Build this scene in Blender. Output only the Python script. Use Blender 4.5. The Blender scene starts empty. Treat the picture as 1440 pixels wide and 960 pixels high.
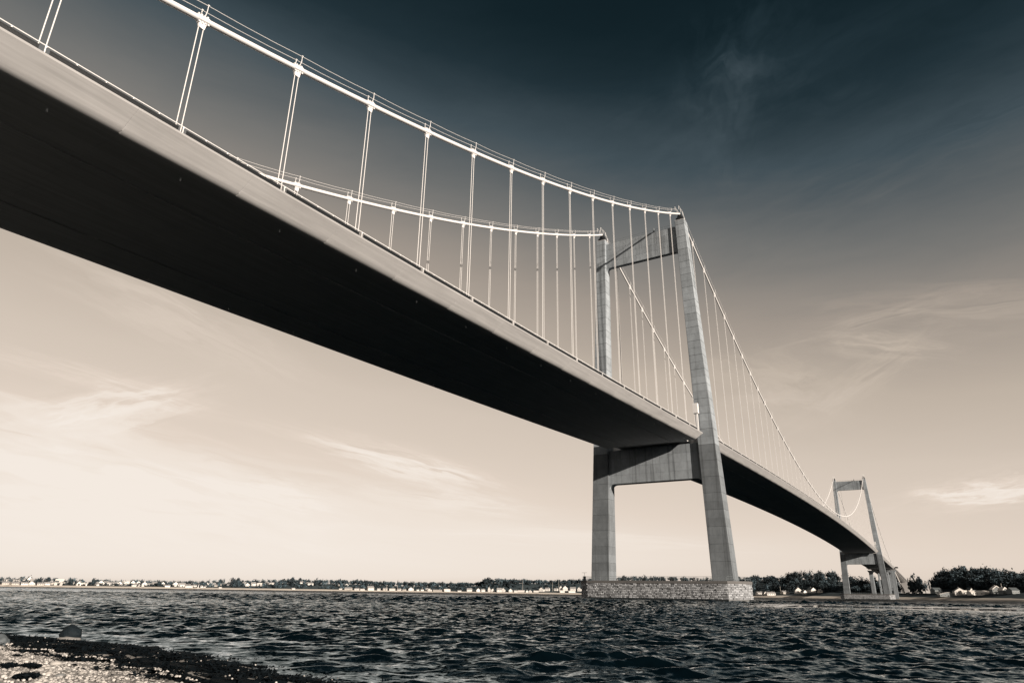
import bpy, bmesh, math, random
import numpy as np
from mathutils import Vector, Matrix, noise as mnoise

random.seed(11)
rng = np.random.default_rng(5)
sc = bpy.context.scene
COL = sc.collection

# ------------------------------------------------------------------ camera
CAM = np.array([-196.2036, -69.3618, 1.4992])
YAW, PITCH, ROLL, FPX = 0.5525, 0.3586, 0.0144, 941.95


def _axes():
    fh = np.array([math.cos(YAW), math.sin(YAW), 0.0])
    r = np.array([math.sin(YAW), -math.cos(YAW), 0.0])
    z = np.array([0, 0, 1.0])
    fw = fh * math.cos(PITCH) + z * math.sin(PITCH)
    up = -fh * math.sin(PITCH) + z * math.cos(PITCH)
    ri = r * math.cos(ROLL) + up * math.sin(ROLL)
    ui = -r * math.sin(ROLL) + up * math.cos(ROLL)
    return fw, ri, ui


FW, RI, UI = _axes()
cd = bpy.data.cameras.new("camera")
cam = bpy.data.objects.new("camera", cd)
COL.objects.link(cam)
m = Matrix.Identity(4)
for i in range(3):
    m[i][0], m[i][1], m[i][2], m[i][3] = RI[i], UI[i], -FW[i], CAM[i]
cam.matrix_world = m
cd.sensor_fit = 'HORIZONTAL'
cd.sensor_width = 36.0
cd.lens = FPX / 1440 * 36
cd.clip_start, cd.clip_end = 0.1, 60000
sc.camera = cam


def bearing(u, v=838.0):
    """unit horizontal direction and slope of the line of sight through a photo pixel"""
    d = FW + RI * ((u - 720) / FPX) + UI * ((480 - v) / FPX)
    h = math.hypot(d[0], d[1])
    return d[0] / h, d[1] / h, d[2] / h


def photo_v(p):
    d = np.array(p) - CAM
    return 480 - FPX * (d @ UI) / (d @ FW)


# ------------------------------------------------------------------ sun, sky, exposure
SUN_TRAVEL = Vector((0.32, 1.0, -0.273)).normalized()
SUN_ELEV = math.asin(-SUN_TRAVEL.z)
sl = bpy.data.lights.new("sun", 'SUN')
sl.energy = 5.0
sl.angle = math.radians(0.5)
sl.color = (1.0, 0.86, 0.73)
sun = bpy.data.objects.new("sun", sl)
COL.objects.link(sun)
sun.rotation_euler = SUN_TRAVEL.to_track_quat('-Z', 'Y').to_euler()
sun.location = (-60, -200, 200)

sc.view_settings.view_transform = 'Standard'
sc.view_settings.look = 'None'
sc.view_settings.exposure = 1.0
sc.view_settings.gamma = 1.0
sc.cycles.max_bounces = 6
sc.cycles.diffuse_bounces = 3
sc.cycles.glossy_bounces = 3
sc.cycles.caustics_reflective = False
sc.cycles.caustics_refractive = False


def lin(r, g, b):
    f = lambda c: c / 12.92 if c <= 0.04045 else ((c + 0.055) / 1.055) ** 2.4
    return (f(r / 255), f(g / 255), f(b / 255), 1.0)


class NT:
    """small helper for building node trees"""
    def __init__(self, tree):
        self.t = tree

    def n(self, kind, **kw):
        nd = self.t.nodes.new(kind)
        for k, val in kw.items():
            setattr(nd, k, val)
        return nd

    def l(self, a, b):
        self.t.links.new(a, b)

    def math(self, op, a, b=None, c=None, clamp=False):
        nd = self.n('ShaderNodeMath', operation=op)
        nd.use_clamp = clamp
        for i, x in enumerate((a, b, c)):
            if x is None:
                continue
            if isinstance(x, (int, float)):
                nd.inputs[i].default_value = x
            else:
                self.l(x, nd.inputs[i])
        return nd.outputs[0]

    def vmath(self, op, a, b=None):
        nd = self.n('ShaderNodeVectorMath', operation=op)
        for i, x in enumerate((a, b)):
            if x is None:
                continue
            if isinstance(x, (tuple, list)):
                nd.inputs[i].default_value = x
            elif isinstance(x, (int, float)):
                nd.inputs['Scale'].default_value = x
            else:
                self.l(x, nd.inputs[i])
        return nd.outputs['Value'] if op in ('DOT_PRODUCT', 'LENGTH') else nd.outputs[0]

    def noise(self, vec, scale, detail=3, rough=0.55, dist=0.0):
        nd = self.n('ShaderNodeTexNoise')
        self.l(vec, nd.inputs['Vector'])
        nd.inputs['Scale'].default_value = scale
        nd.inputs['Detail'].default_value = detail
        nd.inputs['Roughness'].default_value = rough
        nd.inputs['Distortion'].default_value = dist
        return nd

    def mapping(self, vec, scale=(1, 1, 1), rot=(0, 0, 0), loc=(0, 0, 0)):
        nd = self.n('ShaderNodeMapping')
        self.l(vec, nd.inputs['Vector'])
        nd.inputs['Scale'].default_value = scale
        nd.inputs['Rotation'].default_value = rot
        nd.inputs['Location'].default_value = loc
        return nd.outputs[0]

    def ramp(self, fac, stops, interp='LINEAR'):
        nd = self.n('ShaderNodeValToRGB')
        cr = nd.color_ramp
        cr.interpolation = interp
        while len(cr.elements) > 1:
            cr.elements.remove(cr.elements[-1])
        cr.elements[0].position, cr.elements[0].color = stops[0]
        for p, c in stops[1:]:
            e = cr.elements.new(p)
            e.color = c
        self.l(fac, nd.inputs[0])
        return nd.outputs[0]

    def mix(self, fac, a, b, mode='MIX'):
        nd = self.n('ShaderNodeMix', data_type='RGBA', blend_type=mode)
        for sock, x in ((nd.inputs[0], fac), (nd.inputs[6], a), (nd.inputs[7], b)):
            if isinstance(x, (int, float)):
                sock.default_value = x
            elif isinstance(x, tuple):
                sock.default_value = x if len(x) == 4 else (*x, 1)
            else:
                self.l(x, sock)
        return nd.outputs[2]


# sky: a physical daylight sky seen as a red-filtered, split-toned monochrome (like the photograph)
world = bpy.data.worlds.new("World")
sc.world = world
world.use_nodes = True
N = NT(world.node_tree)
bg = world.node_tree.nodes['Background']
bg.inputs[1].default_value = 0.1
sky = N.n('ShaderNodeTexSky')
sky.sky_type = 'NISHITA'
sky.sun_disc = False
sky.sun_elevation = SUN_ELEV
# sun azimuth measured clockwise from +Y
sky.sun_rotation = math.atan2(-SUN_TRAVEL.x, -SUN_TRAVEL.y)
sep = N.n('ShaderNodeSeparateColor')
N.l(sky.outputs[0], sep.inputs[0])
red = N.math('MULTIPLY', sep.outputs[0], 0.1)
geo = N.n('ShaderNodeTexCoord')
DIR = geo.outputs['Generated']


def cloud_sum():
    """wisps of cirrus: soft elongated patches in given directions, broken up by stretched noise"""
    sepd = N.n('ShaderNodeSeparateXYZ')
    N.l(DIR, sepd.inputs[0])
    total = None
    #   u, v, half length, half height, tilt (deg), strength, warp
    wisps = [(70, 645, 270, 50, 8, 1.2), (160, 572, 80, 24, -20, 1.2), (145, 535, 120, 12, 8, 0.6),
             (565, 650, 125, 19, 12, 1.25), (375, 692, 95, 18, 8, 0.85), (640, 705, 100, 14, 5, 0.45),
             (255, 450, 130, 30, 18, 0.42), (1225, 450, 80, 9, -8, 0.22), (1240, 485, 62, 17, 15, 0.28),
             (1210, 535, 85, 16, -28, 0.2), (1392, 690, 62, 14, -3, 1.7), (1095, 545, 80, 45, 15, 0.25),
             (1040, 60, 70, 120, 20, 0.13), (1150, 40, 220, 100, -8, 0.07), (1330, 200, 220, 60, -6, 0.05),
             (780, 755, 200, 12, 2, 0.3), (150, 715, 260, 20, 4, 0.35), (1360, 430, 130, 25, 8, 0.2)]
    for k, (u, v, a, b, tilt, s) in enumerate(wisps):
        d = FW + RI * ((u - 720) / FPX) + UI * ((480 - v) / FPX)
        nrm = np.linalg.norm(d)
        d = d / nrm
        e1 = np.cross(d, [0, 0, 1.0])
        e1 /= np.linalg.norm(e1)
        e2 = np.cross(e1, d)
        t = math.radians(-tilt)
        f1 = e1 * math.cos(t) + e2 * math.sin(t)
        f2 = -e1 * math.sin(t) + e2 * math.cos(t)
        x = N.vmath('DOT_PRODUCT', DIR, tuple(f1 * (FPX / (a * nrm ** -1) / nrm ** 2)))
        y = N.vmath('DOT_PRODUCT', DIR, tuple(f2 * (FPX / (b * nrm ** -1) / nrm ** 2)))
        comb = N.n('ShaderNodeCombineXYZ')
        N.l(x, comb.inputs[0])
        N.l(y, comb.inputs[1])
        comb.inputs[2].default_value = k * 3.7
        warp = N.noise(comb.outputs[0], 1.3, 3, 0.6)
        wv = N.vmath('SCALE', N.vmath('SUBTRACT', warp.outputs['Color'], (0.5, 0.5, 0.5)), 1.25)
        p = N.vmath('ADD', comb.outputs[0], wv)
        sp = N.n('ShaderNodeSeparateXYZ')
        N.l(p, sp.inputs[0])
        r2 = N.math('ADD', N.math('MULTIPLY', sp.outputs[0], sp.outputs[0]), N.math('MULTIPLY', sp.outputs[1], sp.outputs[1]))
        g = N.math('POWER', 2.718, N.math('MULTIPLY', r2, -1.6))
        st = N.noise(N.mapping(p, (1.0, 1.9, 1)), 1.3, 4, 0.55, 0.5)
        g = N.math('MULTIPLY', g, N.math('MULTIPLY_ADD', st.outputs[0], 2.9, -0.90, clamp=True))
        front = N.math('GREATER_THAN', N.vmath('DOT_PRODUCT', DIR, tuple(d)), 0.3)
        g = N.math('MULTIPLY', N.math('MULTIPLY', g, front), s)
        total = g if total is None else N.math('ADD', total, g)
    return total


clouds = cloud_sum()
# broad thin veil all round the sky
veil = N.noise(N.mapping(DIR, (2.2, 2.2, 9.0)), 1.5, 5, 0.6, 0.4)
red = N.math('MULTIPLY', red, N.math('MULTIPLY_ADD', veil.outputs[0], 0.10, 0.95))
driver = N.math('MULTIPLY', red, N.math('MULTIPLY_ADD', clouds, 0.9, 1.0))
driver = N.math('DIVIDE', driver, 0.7)
stops = [(0.0, (0.002, 0.004, 0.005, 1)), (0.058, lin(12, 25, 31)), (0.072, lin(20, 35, 41)), (0.080, lin(35, 50, 57)),
         (0.091, lin(68, 81, 88)), (0.108, lin(116, 116, 114)), (0.135, lin(160, 150, 140)), (0.175, lin(191, 178, 164)),
         (0.24, lin(211, 197, 183)), (0.37, lin(227, 212, 198)), (0.47, lin(238, 226, 214)), (0.68, lin(244, 234, 224))]
toned = N.ramp(driver, [(p / 0.7, c) for p, c in stops])
N.l(N.vmath('SCALE', toned, 5.0), bg.inputs[0])


# ------------------------------------------------------------------ materials
def mat(name, build):
    mt = bpy.data.materials.new(name)
    mt.use_nodes = True
    n = NT(mt.node_tree)
    b = mt.node_tree.nodes['Principled BSDF']
    build(n, b)
    return mt


def objco(n):
    return n.n('ShaderNodeTexCoord').outputs['Object']


def simple(name, col, rough=0.6, var=0.12, scale=1.0, spec=0.4, bump=0.0, metallic=0.0):
    def bld(n, b):
        co = objco(n)
        ns = n.noise(co, scale, 4, 0.6)
        f = n.math('MULTIPLY_ADD', ns.outputs[0], 2 * var, 1 - var)
        n.l(n.vmath('SCALE', _rgb(n, col), 1.0), b.inputs['Base Color'])
        sc_ = n.n('ShaderNodeVectorMath', operation='SCALE')
        sc_.inputs[0].default_value = col
        n.l(f, sc_.inputs['Scale'])
        n.l(sc_.outputs[0], b.inputs['Base Color'])
        b.inputs['Roughness'].default_value = rough
        b.inputs['Specular IOR Level'].default_value = spec
        b.inputs['Metallic'].default_value = metallic
        if bump:
            bp = n.n('ShaderNodeBump')
            bp.inputs['Strength'].default_value = bump
            n.l(ns.outputs[0], bp.inputs['Height'])
            n.l(bp.outputs[0], b.inputs['Normal'])
    return mat(name, bld)


def _rgb(n, col):
    nd = n.n('ShaderNodeRGB')
    nd.outputs[0].default_value = (*col, 1)
    return nd.outputs[0]


def toned_mat(name, col, rough=0.7, amp=0.35, scale=0.5, spec=0.35, extra=None):
    """base colour x the mesh's own per-piece 'tone' (varies by piece, darker on the lower tower legs) x noise"""
    def bld(n, b):
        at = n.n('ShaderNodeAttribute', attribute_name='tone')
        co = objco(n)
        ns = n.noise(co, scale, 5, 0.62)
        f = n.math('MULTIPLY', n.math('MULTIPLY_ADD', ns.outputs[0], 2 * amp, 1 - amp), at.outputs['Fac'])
        if extra:
            f = n.math('MULTIPLY', f, extra(n, co))
        s = n.n('ShaderNodeVectorMath', operation='SCALE')
        s.inputs[0].default_value = col
        n.l(f, s.inputs['Scale'])
        n.l(s.outputs[0], b.inputs['Base Color'])
        b.inputs['Roughness'].default_value = rough
        b.inputs['Specular IOR Level'].default_value = spec
    return mat(name, bld)


def streaks(n, co):
    # rain streaks: narrow across, very long down the face
    a = n.noise(n.mapping(co, (0.75, 0.75, 0.022)), 1.0, 4, 0.6)
    r1 = n.ramp(a.outputs[0], [(0.33, (0.58, 0.58, 0.58, 1)), (0.47, (1, 1, 1, 1))])
    c = n.noise(n.mapping(co, (0.5, 0.5, 0.25)), 1.0, 5, 0.7)
    r2 = n.ramp(c.outputs[0], [(0.3, (0.80, 0.80, 0.80, 1)), (0.6, (1.05, 1.05, 1.05, 1))])
    return n.math('MULTIPLY', r1, r2)


M = {}
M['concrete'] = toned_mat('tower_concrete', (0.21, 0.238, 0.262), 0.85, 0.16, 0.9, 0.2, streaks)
M['pale_concrete'] = toned_mat('pale_concrete', (0.31, 0.31, 0.31), 0.85, 0.2, 0.6, 0.25)
M['granite'] = toned_mat('granite', (0.25, 0.266, 0.283), 0.8, 0.3, 2.0, 0.3)
M['wet_stone'] = simple('wet_stone', (0.012, 0.016, 0.018), 0.35, 0.3, 1.5, 0.5)


def _paint(n, b):
    co = objco(n)
    oi = n.n('ShaderNodeObjectInfo')
    a = n.noise(n.mapping(co, (0.09, 2.2, 2.2)), 1.0, 4, 0.6)
    c = n.noise(co, 0.35, 4, 0.6)
    f = n.math('MULTIPLY', n.math('MULTIPLY_ADD', a.outputs[0], 0.60, 0.70), n.math('MULTIPLY_ADD', c.outputs[0], 0.16, 0.92))
    f = n.math('MULTIPLY', f, n.math('MULTIPLY_ADD', oi.outputs['Random'], 0.07, 0.965))
    s = n.n('ShaderNodeVectorMath', operation='SCALE')
    s.inputs[0].default_value = (0.475, 0.48, 0.485)
    n.l(f, s.inputs['Scale'])
    n.l(s.outputs[0], b.inputs['Base Color'])
    b.inputs['Roughness'].default_value = 0.7
    b.inputs['Specular IOR Level'].default_value = 0.12


M['girder_paint'] = mat('girder_paint', _paint)
M['white_paint'] = simple('white_paint', (0.52, 0.525, 0.53), 0.45, 0.05, 0.8)
M['rope'] = simple('galvanised_rope', (0.46, 0.46, 0.46), 0.5, 0.06, 0.5)
M['dark_steel'] = simple('dark_steel', (0.005, 0.007, 0.009), 0.5, 0.2, 2.0)
M['grey_steel'] = simple('grey_steel', (0.12, 0.14, 0.15), 0.5, 0.2, 2.0)
M['dark_concrete'] = toned_mat('dark_concrete', (0.10, 0.11, 0.12), 0.85, 0.2, 0.6, 0.2)
M['asphalt'] = simple('asphalt', (0.05, 0.052, 0.055), 0.9, 0.2, 2.0)
M['sand'] = simple('pale_sand', (0.42, 0.39, 0.35), 0.95, 0.15, 0.2, 0.1)


def _land(n, b):
    co = objco(n)
    g = n.n('ShaderNodeNewGeometry')
    sp = n.n('ShaderNodeSeparateXYZ')
    n.l(g.outputs['Position'], sp.inputs[0])
    a = n.noise(co, 0.03, 5, 0.6)
    h = n.math('ADD', sp.outputs[2], n.math('MULTIPLY_ADD', a.outputs[0], 2.0, -1.0))
    col = n.ramp(a.outputs[0], [(0.3, (0.018, 0.028, 0.034, 1)), (0.55, (0.03, 0.042, 0.048, 1)), (0.8, (0.06, 0.07, 0.072, 1))])
    f = n.ramp(n.math('DIVIDE', h, 6.0), [(0.46, (0, 0, 0, 1)), (0.6, (1, 1, 1, 1))])
    n.l(n.mix(f, (0.38, 0.355, 0.32, 1), col), b.inputs['Base Color'])
    b.inputs['Roughness'].default_value = 0.95
    b.inputs['Specular IOR Level'].default_value = 0.1


M['land'] = mat('shore_land', _land)
M['meadow'] = simple('dark_meadow', (0.009, 0.014, 0.016), 0.95, 0.4, 0.3, 0.1)
M['foliage'] = toned_mat('foliage', (0.024, 0.037, 0.045), 0.8, 0.3, 0.3, 0.2)
M['bark'] = simple('bark', (0.07, 0.07, 0.07), 0.9, 0.3, 1.0, 0.2)
M['house_white'] = simple('white_render', (0.50, 0.49, 0.47), 0.8, 0.08, 0.5, 0.2)
M['house_cream'] = simple('cream_render', (0.36, 0.34, 0.31), 0.8, 0.08, 0.5, 0.2)
M['house_grey'] = simple('grey_boards', (0.14, 0.155, 0.16), 0.8, 0.15, 0.5, 0.2)
M['roof_dark'] = simple('dark_tiles', (0.05, 0.06, 0.065), 0.7, 0.2, 1.0)
M['roof_mid'] = simple('grey_tiles', (0.20, 0.20, 0.20), 0.7, 0.2, 1.0)
M['roof_pale'] = simple('pale_roofing', (0.55, 0.53, 0.50), 0.6, 0.1, 1.0)
M['glass'] = simple('window_glass', (0.02, 0.03, 0.035), 0.1, 0.1, 1.0, 0.6)
M['weed'] = simple('black_seaweed', (0.0022, 0.004, 0.0055), 0.8, 0.5, 6.0, 0.06)
M['dark_rock'] = simple('dark_rock', (0.006, 0.010, 0.013), 0.75, 0.8, 9.0, 0.1, 0.9)
M['grey_rock'] = simple('grey_rock', (0.055, 0.066, 0.073), 0.7, 0.3, 7.0, 0.3, 0.3)
M['barnacle'] = simple('barnacle_crust', (0.15, 0.15, 0.145), 0.9, 0.3, 14.0, 0.2, 0.5)
M['shingle'] = simple('shingle_ground', (0.20, 0.195, 0.185), 0.95, 0.5, 22.0, 0.1, 0.8)
M['pebble'] = toned_mat('pebble', (0.27, 0.262, 0.25), 0.8, 0.2, 9.0, 0.3)


def _stone(n, b):
    oi = n.n('ShaderNodeObjectInfo')
    ns = n.noise(objco(n), 9.0, 4, 0.6)
    col = n.ramp(oi.outputs['Random'], [(0.0, (0.10, 0.11, 0.115, 1)), (0.25, (0.17, 0.168, 0.16, 1)), (0.6, (0.25, 0.24, 0.225, 1)), (1.0, (0.34, 0.33, 0.31, 1))])
    f = n.math('MULTIPLY_ADD', ns.outputs[0], 0.5, 0.75)
    n.l(n.mix(1.0, col, f, 'MULTIPLY'), b.inputs['Base Color'])
    b.inputs['Roughness'].default_value = 0.75


M['beach_stone'] = mat('beach_stone', _stone)


def _water(n, b):
    co = objco(n)
    at = n.n('ShaderNodeAttribute', attribute_name='calm')
    g = n.n('ShaderNodeNewGeometry')
    a = n.noise(n.mapping(co, (1.0, 1.0, 1)), 1.1, 3, 0.6)
    c = n.noise(co, 5.5, 3, 0.65)
    gust = n.noise(n.mapping(co, (0.02, 0.05, 1), (0, 0, 0.3)), 1.0, 4, 0.6)
    k = n.math('MULTIPLY_ADD', gust.outputs[0], 1.3, 0.35)
    ch = n.n('ShaderNodeAttribute', attribute_name='chop')
    k = n.math('MULTIPLY', n.math('MULTIPLY', k, ch.outputs['Fac']), n.math('SUBTRACT', 1.0, at.outputs['Fac']))
    va = n.vmath('SUBTRACT', a.outputs['Color'], (0.5, 0.5, 0.5))
    vc = n.vmath('SUBTRACT', c.outputs['Color'], (0.5, 0.5, 0.5))
    v = n.vmath('ADD', n.vmath('SCALE', va, 1.1), n.vmath('SCALE', vc, 1.0))
    sv = n.n('ShaderNodeVectorMath', operation='SCALE')
    n.l(v, sv.inputs[0])
    n.l(k, sv.inputs['Scale'])
    fl = n.vmath('MULTIPLY', sv.outputs[0], (1, 1, 0))
    nn = n.vmath('NORMALIZE', n.vmath('ADD', g.outputs['Normal'], fl))
    # blue-black sea: red is reflected least except at grazing angles, where all the sky is mirrored
    cc = n.n('ShaderNodeCombineColor')
    for i, ior in enumerate((1.095, 1.135, 1.165)):
        fr_ = n.n('ShaderNodeFresnel')
        fr_.inputs['IOR'].default_value = ior
        n.l(nn, fr_.inputs['Normal'])
        n.l(fr_.outputs[0], cc.inputs[i])
    gl = n.n('ShaderNodeBsdfGlossy')
    gl.inputs['Roughness'].default_value = 0.05
    n.l(cc.outputs[0], gl.inputs['Color'])
    n.l(nn, gl.inputs['Normal'])
    df = n.n('ShaderNodeBsdfDiffuse')
    df.inputs['Color'].default_value = (0.0007, 0.0025, 0.0038, 1)
    ad = n.n('ShaderNodeAddShader')
    n.l(gl.outputs[0], ad.inputs[0])
    n.l(df.outputs[0], ad.inputs[1])
    # out in the strait the waves are smaller than a facet of the mesh: rough microfacets carry their slopes
    b.inputs['Base Color'].default_value = (0.0012, 0.0036, 0.0052, 1)
    b.inputs['Roughness'].default_value = 0.5
    b.inputs['IOR'].default_value = 1.12
    b.inputs['Specular Tint'].default_value = (0.75, 0.95, 1.0, 1)
    op = n.n('ShaderNodeAttribute', attribute_name='offshore')
    mx = n.n('ShaderNodeMixShader')
    gust2 = n.noise(n.mapping(co, (0.015, 0.05, 1), (0, 0, 0.2)), 1.0, 4, 0.6)
    n.l(n.math('MULTIPLY', op.outputs['Fac'], n.math('MULTIPLY_ADD', gust2.outputs[0], 0.8, 0.55, clamp=True), clamp=True), mx.inputs[0])
    n.l(ad.outputs[0], mx.inputs[1])
    n.l(b.outputs[0], mx.inputs[2])
    n.l(mx.outputs[0], n.t.nodes['Material Output'].inputs['Surface'])


M['water'] = mat('sea_water', _water)


# ------------------------------------------------------------------ mesh helpers
class MB:
    """collects simple shapes; build() links them as one mesh object"""
    def __init__(self):
        self.v, self.f, self.t = [], [], []

    def add(self, vs, fs, tone=1.0):
        o = len(self.v)
        self.v += [tuple(map(float, p)) for p in vs]
        self.f += [tuple(i + o for i in f) for f in fs]
        self.t += [tone] * len(vs)

    def box(self, x0, x1, y0, y1, z0, z1, tone=1.0):
        self.add([(x0, y0, z0), (x1, y0, z0), (x1, y1, z0), (x0, y1, z0), (x0, y0, z1), (x1, y0, z1), (x1, y1, z1), (x0, y1, z1)],
                 [(3, 2, 1, 0), (4, 5, 6, 7), (0, 1, 5, 4), (1, 2, 6, 5), (2, 3, 7, 6), (3, 0, 4, 7)], tone)

    def hexa(self, lo, hi, tone=1.0):
        """bottom ring and top ring of equal length (counter-clockwise from above)"""
        k = len(lo)
        fs = [tuple(range(k))[::-1], tuple(range(k, 2 * k))]
        fs += [(i, (i + 1) % k, k + (i + 1) % k, k + i) for i in range(k)]
        self.add(list(lo) + list(hi), fs, tone)

    def tube(self, pts, r, seg=8, tone=1.0, cap=True):
        P = [Vector(p) for p in pts]
        rs = r if isinstance(r, (list, tuple)) else [r] * len(P)
        vs, fs = [], []
        for i, p in enumerate(P):
            d = (P[min(i + 1, len(P) - 1)] - P[max(i - 1, 0)]).normalized()
            a = d.cross(Vector((0, 0, 1)))
            if a.length < 1e-3:
                a = d.cross(Vector((1, 0, 0)))
            a.normalize()
            b = d.cross(a)
            for k in range(seg):
                t = 2 * math.pi * k / seg
                vs.append(p + a * (rs[i] * math.cos(t)) + b * (rs[i] * math.sin(t)))
        for i in range(len(P) - 1):
            for k in range(seg):
                k2 = (k + 1) % seg
                fs.append((i * seg + k, i * seg + k2, (i + 1) * seg + k2, (i + 1) * seg + k))
        if cap:
            fs.append(tuple(range(seg)))
            fs.append(tuple(range((len(P) - 1) * seg, len(P) * seg))[::-1])
        self.add(vs, fs, tone)

    def mesh(self, name, material, smooth=False):
        me = bpy.data.meshes.new(name)
        me.from_pydata(self.v, [], self.f)
        at = me.attributes.new('tone', 'FLOAT', 'POINT')
        at.data.foreach_set('value', self.t)
        bm = bmesh.new()
        bm.from_mesh(me)
        bmesh.ops.recalc_face_normals(bm, faces=bm.faces)
        bm.to_mesh(me)
        bm.free()
        me.materials.append(material)
        if smooth:
            me.shade_smooth() if smooth is True else me.shade_auto_smooth() if hasattr(me, 'shade_auto_smooth') else None
        return me

    def build(self, name, material, parent=None, smooth=False):
        return link(name, self.mesh(name, material, smooth), parent)


def link(name, data, parent=None, loc=None, rot=None):
    o = bpy.data.objects.new(name, data)
    COL.objects.link(o)
    if parent:
        o.parent = parent
    if loc is not None:
        o.location = loc
    if rot is not None:
        o.rotation_euler = rot
    return o


def tag(o, label=None, cat=None, group=None, kind=None):
    for k, val in (('label', label), ('category', cat), ('group', group), ('kind', kind)):
        if val:
            o[k] = val
    return o


def empty(name, loc=(0, 0, 0), parent=None, rz=0):
    o = link(name, None, parent, loc, (0, 0, rz))
    o.empty_display_size = 1
    return o


def copy_tree(o, parent=None):
    c = o.copy()
    COL.objects.link(c)
    if parent:
        c.parent = parent
    for ch in list(o.children):
        copy_tree(ch, c)
    return c


def np_mesh(name, verts, faces, material, attrs=None, smooth=False):
    """fast mesh from numpy arrays; faces is (n,3) or (n,4)"""
    me = bpy.data.meshes.new(name)
    verts = np.asarray(verts, dtype=np.float32)
    faces = np.asarray(faces, dtype=np.int32)
    k = faces.shape[1]
    me.vertices.add(len(verts))
    me.vertices.foreach_set('co', verts.ravel())
    me.loops.add(faces.size)
    me.loops.foreach_set('vertex_index', faces.ravel())
    me.polygons.add(len(faces))
    me.polygons.foreach_set('loop_start', np.arange(0, faces.size, k, dtype=np.int32))
    me.update(calc_edges=True)
    me.polygons.foreach_set('use_smooth', np.full(len(faces), bool(smooth)))
    for an, arr in (attrs or {}).items():
        at = me.attributes.new(an, 'FLOAT', 'POINT')
        at.data.foreach_set('value', np.asarray(arr, dtype=np.float32))
    me.materials.append(material)
    me.validate()
    return me


ORD = ['first', 'second', 'third', 'fourth', 'fifth', 'sixth', 'seventh', 'eighth', 'ninth', 'tenth', 'eleventh', 'twelfth',
       'thirteenth', 'fourteenth', 'fifteenth', 'sixteenth', 'seventeenth', 'eighteenth', 'nineteenth', 'twentieth']


def ordinal(i):
    if i < 20:
        return ORD[i]
    tens = {2: 'twenty', 3: 'thirty', 4: 'forty', 5: 'fifty', 6: 'sixty', 7: 'seventy', 8: 'eighty', 9: 'ninety'}
    t, u = divmod(i + 1, 10)
    return (tens[t][:-1] + 'ieth') if u == 0 else tens[t] + '-' + ORD[u - 1]


# ------------------------------------------------------------------ water
SHORE = np.array([(-190.0, 400), (-184, 150), (-181, 40), (-183, -20), (-184.9, -43), (-184.9, -46.6), (-184.8, -50), (-185.2, -53), (-185.6, -55.2),
                  (-186.5, -58), (-187.2, -60.5), (-188.3, -64.5), (-190.5, -69), (-191.5, -80), (-193, -110), (-200, -200), (-240, -420)])


def shore_x(y):
    y = np.asarray(y, float)
    return np.interp(-y, -SHORE[:, 1], SHORE[:, 0])


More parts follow.
